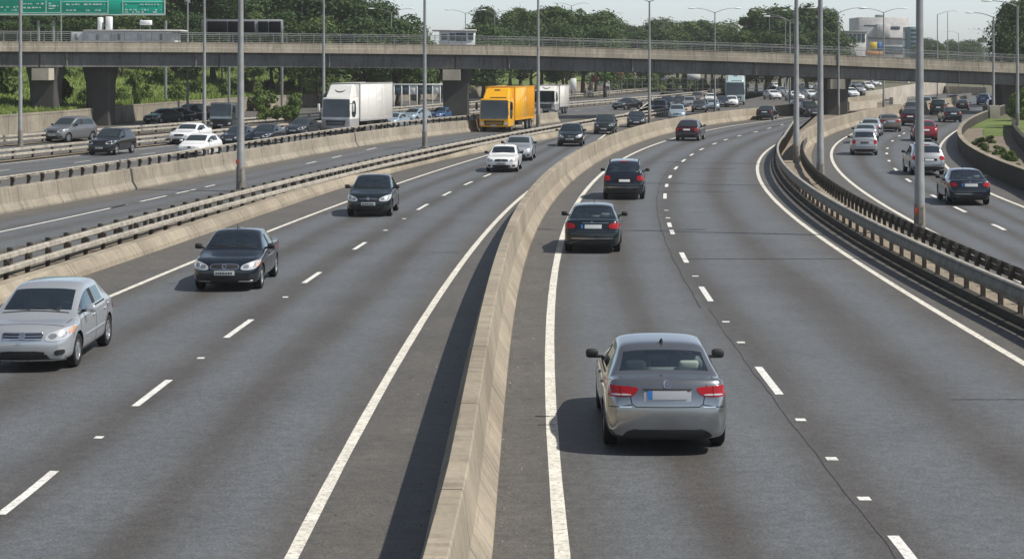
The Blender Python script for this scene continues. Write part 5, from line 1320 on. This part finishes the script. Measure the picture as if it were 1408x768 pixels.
wood(660, 690, 1, 262, 266, lambda x: 30, 'light green bushy tree at the left foot of the middle wood', None, 1, 1.4)
wood(830, 1010, 8, 390, 420, lambda x: 26 + (8 if 860 < x < 900 else 0), 'hazy dark tree of the distant low treeline beyond the flyover', 'hazy distant trees right of the middle wood', 4, 1.3)
wood(840, 1020, 6, 350, 370, lambda x: 38, 'lower hazy tree in front of the distant treeline', 'lower hazy distant trees', 4, 1.3)
wood(1010, 1140, 7, 330, 345, lambda x: 8 + (14 if x < 1030 else 0), 'tall dark tree in the clump left of the grey block building', 'tall clump left of the grey block building', 5, 1.15)
wood(1010, 1140, 5, 305, 315, lambda x: 40, 'shorter tree at the foot of the clump left of the grey block building', 'foot of the clump left of the grey block building', 6, 1.3)
tree(1392, 232, -4, 'large dark tree at the right frame edge above the flyover', None, 1, 0, wide=.82)
tree(1425, 240, -14, 'dark tree cut by the right frame edge behind the large one', None, 0, 0, wide=1.2)
wood(1262, 1380, 6, 560, 640, lambda x: 52, 'low hazy tree on the horizon right of the grey block building', 'low hazy trees on the horizon at right', 3, 1.4)
wood(1140, 1185, 3, 520, 560, lambda x: 50, 'hazy tree between the tall clump and the grey block building', 'hazy trees left of the grey block building', 3, 1.3)
wood(1255, 1300, 3, 440, 460, lambda x: 60, 'hazy tree beside the teal block at the foot of the grey building', 'hazy trees beside the teal block', 3, 1.2)

BUSH = [(leaf_mesh('foliage', 70 + i, 1.7, 2.4, 1.2, 1500, 12, .24, M['bush'], .05), trunk_mesh(80 + i, 1.3, .07, 1.1)) for i in range(3)]
def bush(px, d, s, label, group, sz=1.0, z0=None):
    X, Y = (px - 704) / F * d, d; z = terrain_z(X, Y) if z0 is None else z0; i = random.randrange(3)
    root = empty('bush', (X, Y, z - .15), random.random() * 6); tag(root, label, 'bush', group); root.scale = (s, s, s * sz)
    link_mesh('foliage', BUSH[i][0], root); link_mesh('stem', BUSH[i][1], root)
for i in range(7): bush(-20 + i * 45 + random.uniform(-8, 8), random.uniform(180, 198), random.uniform(.35, .8), 'rounded green bush on the grassy bank beneath the left end of the flyover', 'bushes on the grassy bank')
for i in range(9): bush(90 + i * 46 + random.uniform(-8, 8), random.uniform(213, 224), random.uniform(.8, 1.25), 'large bush at the top of the grassy bank below the trees', 'large bushes along the top of the bank')
for i in range(9): bush(300 + i * 17 + random.uniform(-7, 7), random.uniform(226, 262), random.uniform(.4, .9), 'rough shrub on the lawn slope left of the white box lorry', 'rough shrubs on the lawn slope')
bush(74, 170, 1.1, 'big dark bush between the two left piers', None, 1.2); bush(6, 178, 1.1, 'big bush left of the first pier', None, 1.2)
bush(186, 180, .36, 'small pointed dark shrub alone on the grass right of the second pier', None, 3.2)
for x in (362, 381, 396, 403): bush(x, 158, .42, 'low dark shrub in front of the block wall left of the white box lorry', 'low shrubs in front of the block wall', 1.1, 1.0)
for i, (x, y) in enumerate(((1349, 203), (1357, 210), (1372, 213), (1388, 222), (1362, 197), (1398, 236))):
    X, Y = G(x, y, .3); bush(x, Y, random.uniform(.22, .36), 'small weed clump in the planted bed behind the dark curved wall', 'weed clumps in the planted bed', .9, .3)
for x, d, s in ((1402, 160, .8), (1412, 150, .9), (1408, 172, .9)): bush(x, d, s, 'green shrub over the planter wall at the right frame edge', 'shrubs over the planter wall', 1.1, 1.0)
for i in range(8): bush(850 + i * 23 + random.uniform(-6, 6), random.uniform(336, 346), random.uniform(1.1, 1.6), 'hedge bush under the flyover behind the pale mesh fence', 'hedge bushes behind the pale mesh fence', .9, 0)
rt = empty('mesh_fence', (at(930, 116, 318).x, 318, 0)); tag(rt, 'pale mesh fence with thin posts under the flyover behind the block wall', 'fence'); q = rt.location
for k in range(26):
    x = 800 + k * 10.4; a = at(x, 116, 318); m = MB(); m.box((a.x - q.x, 0, 1.35), (.09, .09, 2.8)); m.build('post', M['galv'], rt)
a = at(800, 116, 318); b_ = at(1060, 116, 318)
for zz in (.9, 1.7, 2.65): m = MB(); m.box(((a.x + b_.x) / 2 - q.x, -.03, zz), (b_.x - a.x, .05, .07)); m.build('rail', M['galv'], rt)
# green bank
mb = MB(); rows = ys(140, 470, 5); n = 24
for Y in rows:
    x1 = GW(Y) - .28
    for k in range(n + 1): x = x1 - (k / n) ** 1.4 * 190; mb.v.append((x, Y, terrain_z(x, Y) - .06 + (random.uniform(-.14, .14) if k else 0)))
for j in range(len(rows) - 1):
    for i in range(n): mb.f.append([j * (n + 1) + i + 1, j * (n + 1) + i, (j + 1) * (n + 1) + i, (j + 1) * (n + 1) + i + 1]); mb.mi.append(0)
structure(mb.build('embankment', M['grass_ground'], smooth=True, recalc=False))
r = random.Random(5); vs = []; fs = []
for k in range(60000):
    Y = 146 + 150 * r.random() ** 1.4; X = GW(Y) - .5 - r.random() ** 1.2 * 48; z = terrain_z(X, Y) - .1; a = r.uniform(0, 6.28); h = r.uniform(.18, .55); w = r.uniform(.05, .12); c, s = math.cos(a) * w, math.sin(a) * w
    b = len(vs); vs += [(X - c, Y - s, z), (X + c, Y + s, z), (X + r.uniform(-.2, .2), Y + r.uniform(-.2, .2), z + h)]; fs.append((b, b + 1, b + 2))
me = D.meshes.new('grass'); me.from_pydata(vs, [], fs); me.materials.append(M['grass']); tag(link_mesh('grass', me), 'long grass covering the bank under the left end of the flyover', 'grass', None, 'stuff')

# ------------------------------------------------------------------ signs, buildings and hoardings
def facing(name, x0, x1, y0, y1, d, dep, mat, parent=None, base=None, inset=0.0):
    a, b = at(x0, y1, d), at(x1, y0, d); z0 = b.z if False else a.z
    if base is not None: z0 = base
    return rbox(((a.x + b.x) / 2 - base_xy(parent)[0], d + dep / 2 - inset - base_xy(parent)[1], (z0 + b.z) / 2 - base_xy(parent)[2]), (b.x - a.x, dep, b.z - z0), min(.04, dep * .2), name, mat, parent, 1)
def base_xy(p): return (0, 0, 0) if p is None else (p.location if p.parent is None else p.parent.location)
# green motorway sign on a gantry
d = 196; root = empty('motorway_sign', at(110, 150, d)); root.location.z = 0; tag(root, 'wide green motorway sign with white text panels above the left end of flyover', 'road sign')
sp = facing('sign_panel', -60, 227, -26, 21.5, d, .25, M['green_sign'], root)
m = MB(); q = root.location
def bar(x0, x1, y0, y1, dd=0.04):
    a, b = at(x0, y1, d), at(x1, y0, d); m.box(((a.x + b.x) / 2 - q.x, d - dd - q.y, (a.z + b.z) / 2), (b.x - a.x, .03, b.z - a.z))
for a in ((-60, 227, 20, 21.2), (226, 227.4, -26, 21), (30.2, 30.9, 1, 19), (63, 63.7, 1, 19), (83.5, 84.2, 1, 19), (148.2, 148.9, -26, 21), (168.6, 169.3, 1, 20), (30.5, 63, 17.6, 18.4), (64, 83, 17.6, 18.4), (85, 148, 18.2, 18.9), (86, 148, 2.2, 2.8), (169, 226, 2.2, 2.8), (169, 226, 19, 19.6), (-60, 26, 18.2, 18.8)): bar(*a)
m.build('sign_border', M['white_paint'], sp)
m = MB(); r = random.Random(9)
for x0, x1, rows_ in ((1, 25, (10, 14.5)), (32, 60, (5.5, 11)), (67, 80, (5, 8.5, 12)), (91, 144, (6.5, 14.5)), (172, 222, (6.5, 14, 17))):
    for yy in rows_:
        x = x0
        while x < x1:
            w = r.uniform(1.2, 5)
            if r.random() < .72: bar(x, min(x + w, x1), yy - r.uniform(.5, 1.1), yy + r.uniform(.3, .9), .04)
            x += w + r.uniform(.8, 3.2)
m.build('sign_lettering', M['white_paint'], sp)
for x in (52, 72.5, 148, 227):
    m = MB(); a = at(x, 0, d); m.tube([(a.x - q.x, .3, -.05), (a.x - q.x, .3, 10.2)], .16, 10); m.build('post', M['galv'], root)
m = MB()
for yy in (-8, 12): a, b = at(-60, yy, d), at(227, yy, d); m.box(((a.x + b.x) / 2 - q.x, .38, a.z), (b.x - a.x, .12, .14))
m.build('cross_beam', M['galv'], root)
# dark display board
d = 190; root = empty('display_board', at(332, 150, d)); root.location.z = 0; q = root.location; tag(root, 'dark electronic display board in a grey frame above the flyover railing', 'road sign')
fr = facing('frame', 277, 388, 27, 46.5, d, .35, M['frame_dark'], root)
for x0, x1 in ((285, 312), (313.5, 331), (332.5, 350), (355, 368.5), (370, 386)): facing('screen', x0, x1, 29.5, 44.5, d - .08, .10, M['screen_dark'], root)
for x in (314, 387): m = MB(); a = at(x, 0, d); m.tube([(a.x - q.x, .4, -.05), (a.x - q.x, .4, at(x, 28, d).z)], .14, 8); m.build('post', M['galv'], root)
# white site hut behind the flyover at left
d = 165.5; root = empty('site_hut', at(170, 150, d)); hz = bridge_at(170)[3] + .24; root.location.z = hz; tag(root, 'long low white hut with flat grey roof behind the flyover railing at left', 'hut')
facing('wall', 98, 240, 43.5, 62, d, 3, M['bldg_white'], root, hz); facing('roof', 114, 249, 41.2, 43.6, d - .3, 3.5, M['brick_grey'], root)
for k in range(14): facing('panel', 103 + k * 9.7, 103 + k * 9.7 + (7.5 if k % 3 else 4), 46.5 + (k % 2) * 1.2, 55.5, d - .05, .10, M['brick_grey'] if k % 4 == 1 else M['white_paint'] if k % 3 else M['galv'], root)
# small white units on the hut roof
for x0, x1, y0, lb in ((134, 139.5, 24, 'tall narrow white cabinet on the hut roof, left one of two'), (145, 152.5, 23, 'tall narrow white cabinet on the hut roof, right one of two'), (192, 207, 28, 'white box unit on short legs above the hut roof')):
    root2 = empty('roof_unit', (at((x0 + x1) / 2, 41, d + 1).x, d + 1, at(0, 41.2, d).z)); tag(root2, lb, 'cabinet')
    facing('casing', x0, x1, y0, 41 if y0 < 26 else 34.5, d + .6, .8, M['white_paint'], root2)
    for xx in (x0 + 1, x1 - 1): facing('leg', xx - .4, xx + .4, y0 + 3, 41.5, d + .9, .1, M['galv'], root2)
# white building in the sky gap
d = 182.5; root = empty('site_building', at(628, 130, d)); hz = bridge_at(628)[3] + .24; root.location.z = hz; tag(root, 'white flat roofed cabin with dark openings on the flyover in the sky gap', 'hut')
facing('wall', 604, 653, 43, 58, d, 2.6, M['bldg_white'], root, hz); facing('roof', 594, 655, 40.8, 43.0, d - .3, 3.2, M['brick_grey'], root)
for x0, x1, y0, y1 in ((607, 615, 47, 55), (618, 626, 46, 56), (627, 641, 45.5, 57), (644, 651, 46, 55)): facing('window', x0, x1, y0, y1, d - .06, .12, M['pane'], root)
# grey block building on the right with its silo and teal block
d = 480; root = empty('block_building', at(1216, 100, d)); root.location.z = 0; tag(root, 'big grey block building with a dark slot window on the right skyline', 'building')
facing('wall', 1181, 1251, 24, 100, d, 14, M['brick_grey'], root); facing('roof_plant', 1206, 1216, 20.5, 24, d + 3, 3, M['galv'], root)
facing('window', 1225, 1237.5, 36.5, 40.5, d - .06, .15, M['pane'], root); facing('window', 1188, 1204, 34.5, 36, d - .06, .15, M['pane'], root)
facing('bay', 1206, 1224, 33, 52, d - .9, .95, M['brick_grey'], root); facing('window', 1196, 1246, 64, 74, d - .07, .15, M['pane'], root)
facing('base_band', 1194, 1248, 51, 54, d - .3, .35, M['galv'], root)
d = 470
for x in (1243.6, 1248.2):
    a = at(x, 90, d); t = at(x, 43.5, d); rt = empty('white_silo', (a.x, d, 0)); tag(rt, 'slim white silo before the grey block building, %s of the pair' % ('left one' if x < 1245 else 'right one'), 'silo')
    m = MB(); m.lathe([(.42, 0), (.42, t.z - .5), (.30, t.z), (0, t.z)], 14); m.build('tank', M['white_paint'], rt, True, 40)
    m = MB(); [m.lathe([(.42, z), (.46, z + .02), (.46, z + .2), (.42, z + .22)], 14) for z in (3, 6, 9, 11)]; m.build('hoop', M['galv'], rt, True, 40)
root = empty('teal_building', at(1257, 90, 465)); root.location.z = 0; tag(root, 'narrow teal block attached to the right of the grey block building', 'building')
facing('wall', 1251, 1263, 37, 100, 465, 8, M['bldg_teal'], root)
for k in range(6): facing('window', 1252.5, 1261.5, 40 + k * 6, 43 + k * 6, 464.95, .12, M['pane'], root)
root = empty('low_building', at(1172, 90, 440)); root.location.z = 0; tag(root, 'low pale building with glazed front left of the grey block building', 'building')
facing('wall', 1153, 1191, 44, 100, 440, 10, M['brick_grey'], root); facing('roof', 1151, 1193, 42.5, 44.5, 439.6, 11, M['galv'], root)
for k in range(6): facing('window', 1155 + k * 6, 1159.6 + k * 6, 47, 58, 439.94, .12, M['pane'], root)
def hoarding(x0, x1, y0, y1, d, mat, label, name='hoarding'):
    a = at((x0 + x1) / 2, y1, d); rt = empty(name, (a.x, d, 0)); tag(rt, label, 'hoarding'); facing('panel', x0, x1, y0, y1, d, .15, mat, rt)
    for x in (x0 + (x1 - x0) * .2, x1 - (x1 - x0) * .2):
        m = MB(); b = at(x, y0, d); m.tube([(b.x - a.x, .22, -.1), (b.x - a.x, .22, b.z - .1)], .07, 6); m.build('post', M['galv'], rt)
hoarding(1196, 1206, 58, 69, 420, M['hoard_yellow'], 'yellow hoarding at the foot of the grey block building'); hoarding(1206.5, 1212, 58, 69, 420, M['hoard_blue'], 'blue hoarding at the foot of the grey block building')
hoarding(1190, 1214, 70.5, 76, 400, M['hoard_orange'], 'long low orange hoarding above the flyover parapet'); hoarding(1155, 1171, 62, 70, 410, M['hoard_red'], 'dull red hoarding above the flyover, right of a twin arm lamp post')
hoarding(825, 841, 97, 110, 300, M['hoard_green'], 'bright green hoarding under the flyover'); hoarding(813, 823, 102, 113, 300, M['hoard_red'], 'dark red hoarding left of the bright green one'); hoarding(847, 857, 98, 109, 300, M['hoard_red'], 'dark red hoarding right of the bright green one')
hoarding(784.5, 792.5, 108, 124, 262, M['white_paint'], 'upright white notice board right of the small white lorry'); hoarding(822, 838, 112, 119, 296, M['white_paint'], 'low white board beneath the bright green hoarding'); hoarding(945, 963, 101, 110, 330, M['bldg_white'], 'pale board under the flyover left of the tall teal-fronted lorry')
hoarding(1106, 1113, 106, 110, 380, M['plate_white'], 'small white and green road sign under the flyover between the pair of lamp posts')
# panel fence behind the white lorry
d = 226; a = at(570, 133, d); rt = empty('panel_fence', (a.x, d, 0)); tag(rt, 'row of white framed glazed panels behind the white box lorry', 'fence')
for k in range(8): facing('panel', 532 + k * 10.6, 540.5 + k * 10.6, 118.5 - .25 * k, 131 - .3 * k, d + .05, .1, M['pane'] if k % 3 else M['bldg_white'], rt)
for k in range(9): facing('post', 530.2 + k * 10.6, 531.8 + k * 10.6, 116.5 - .25 * k, 134 - .3 * k, d, .2, M['bldg_white'], rt, 0)
facing('top_rail', 530, 618, 115.5, 117.3, d - .02, .25, M['bldg_white'], rt)
# dark low wall / shade structure right of the middle pier, retaining walls beyond the flyover
def wallbox(x0, y0t, y0b, x1, y1t, y1b, mat, label, name='retaining_wall', th=.5, cat='wall'):
    a = G(x0, y0b); b = G(x1, y1b); za = at(x0, y0t, a[1]).z; zb = at(x1, y1t, b[1]).z; v = Vector((b[0] - a[0], b[1] - a[1], 0)); nrm = Vector((-v.y, v.x, 0)).normalized() * th
    m = MB(); m.uv = None; P_ = []
    for (x, y), z in ((a, za), (b, zb)):
        for o in (Vector((0, 0, 0)), nrm): P_ += [(x + o.x, y + o.y, -.05), (x + o.x, y + o.y, z)]
    m.add(P_, [(0, 4, 5, 1), (2, 3, 7, 6), (1, 5, 7, 3), (0, 1, 3, 2), (4, 6, 7, 5)]); o = m.build(name, mat); tag(o, label, cat)
wallbox(646, 108, 124, 792, 98, 117, M['concrete_grey'], 'grey ramp wall behind the orange lorry under the flyover')
wallbox(1190, 127, 140, 1300, 109, 128, M['concrete_cap'], 'long pale retaining wall beyond the flyover right of the right pier')
wallbox(1168, 140, 153, 1206, 139, 149, M['concrete_cap'], 'pale barrier block standing right of the right pier foot', 'barrier_block', cat='barrier'); wallbox(1228, 134, 144.5, 1247, 133, 142, M['concrete_cap'], 'short pale barrier block left of the thickest lamp post under the flyover', 'barrier_block', cat='barrier')
wallbox(1285, 134, 146, 1336, 128, 141, M['concrete_grey'], 'dark angled wall under the flyover above the dark green SUV'); wallbox(1296, 118, 128, 1356, 120, 132, M['concrete_cap'], 'pale wall under the flyover at the far right')
# distant air
m_ = D.materials.new('haze'); m_.use_nodes = True; hn = m_.node_tree.nodes; hl = m_.node_tree.links; hn.remove(hn['Principled BSDF'])
pv = hn.new('ShaderNodeVolumePrincipled'); pv.inputs['Density'].default_value = .00022; pv.inputs['Color'].default_value = (.92, .93, .93, 1); pv.inputs['Anisotropy'].default_value = .2
hl.new(pv.outputs[0], hn['Material Output'].inputs['Volume'])
m = MB(); m.box((0, 1690, 21), (3700, 3720, 44)); o = m.build('haze', m_); tag(o, 'thin pale summer haze over the whole road scene', 'haze', None, 'stuff')
# ------------------------------------------------------------------ camera, light, world
cam = D.cameras.new('camera'); co = D.objects.new('camera', cam); COL.objects.link(co); co.location = (0, 0, CAMH); co.rotation_euler = (rad(90), 0, 0)
cam.sensor_width = 36; cam.lens = 36 * F / 1408; cam.shift_y = -(384 - HZ) / 1408; cam.clip_end = 9000; cam.clip_start = .5; SC.camera = co
EL, AZ = 52.0, 104.0                      # sun height; azimuth clockwise from +Y
sd = Vector((math.sin(rad(AZ)) * math.cos(rad(EL)), math.cos(rad(AZ)) * math.cos(rad(EL)), math.sin(rad(EL))))
sl = D.lights.new('sun', 'SUN'); sl.energy = 5.0; sl.angle = rad(.9); sl.color = (1, .945, .87); so = D.objects.new('sun', sl); COL.objects.link(so); so.rotation_euler = (-sd).to_track_quat('-Z', 'Y').to_euler()
w = D.worlds.new('World'); SC.world = w; w.use_nodes = True; n = w.node_tree.nodes; l = w.node_tree.links
sk = n.new('ShaderNodeTexSky'); sk.sky_type = 'NISHITA'; sk.sun_disc = False; sk.sun_elevation = rad(EL); sk.sun_rotation = rad(AZ); sk.air_density = 1.0; sk.dust_density = .4; sk.ozone_density = 3.5
tn = n.new('ShaderNodeMix'); tn.data_type = 'RGBA'; tn.blend_type = 'MULTIPLY'; tn.inputs[0].default_value = 1; tn.inputs[7].default_value = (.90, .97, 1.05, 1)
hs = n.new('ShaderNodeHueSaturation'); hs.inputs['Saturation'].default_value = .45; l.new(sk.outputs[0], hs.inputs['Color'])
tg = n.new('ShaderNodeTexCoord'); sx = n.new('ShaderNodeSeparateXYZ'); l.new(tg.outputs['Generated'], sx.inputs[0])
mr = n.new('ShaderNodeMapRange'); mr.inputs[1].default_value = .03; mr.inputs[2].default_value = .45; mr.inputs[3].default_value = 1.7; mr.inputs[4].default_value = .85; mr.interpolation_type = 'SMOOTHSTEP'; l.new(sx.outputs[2], mr.inputs[0])
l.new(mr.outputs[0], hs.inputs['Value']); l.new(hs.outputs[0], tn.inputs[6]); l.new(tn.outputs[2], n['Background'].inputs['Color']); n['Background'].inputs['Strength'].default_value = .082
SC.view_settings.view_transform = 'Standard'; SC.view_settings.look = 'None'; SC.view_settings.exposure = EXPO; SC.view_settings.gamma = 1
SC.cycles.use_denoising = True; SC.cycles.max_bounces = 8; SC.cycles.transparent_max_bounces = 12
print('objects', len(D.objects))
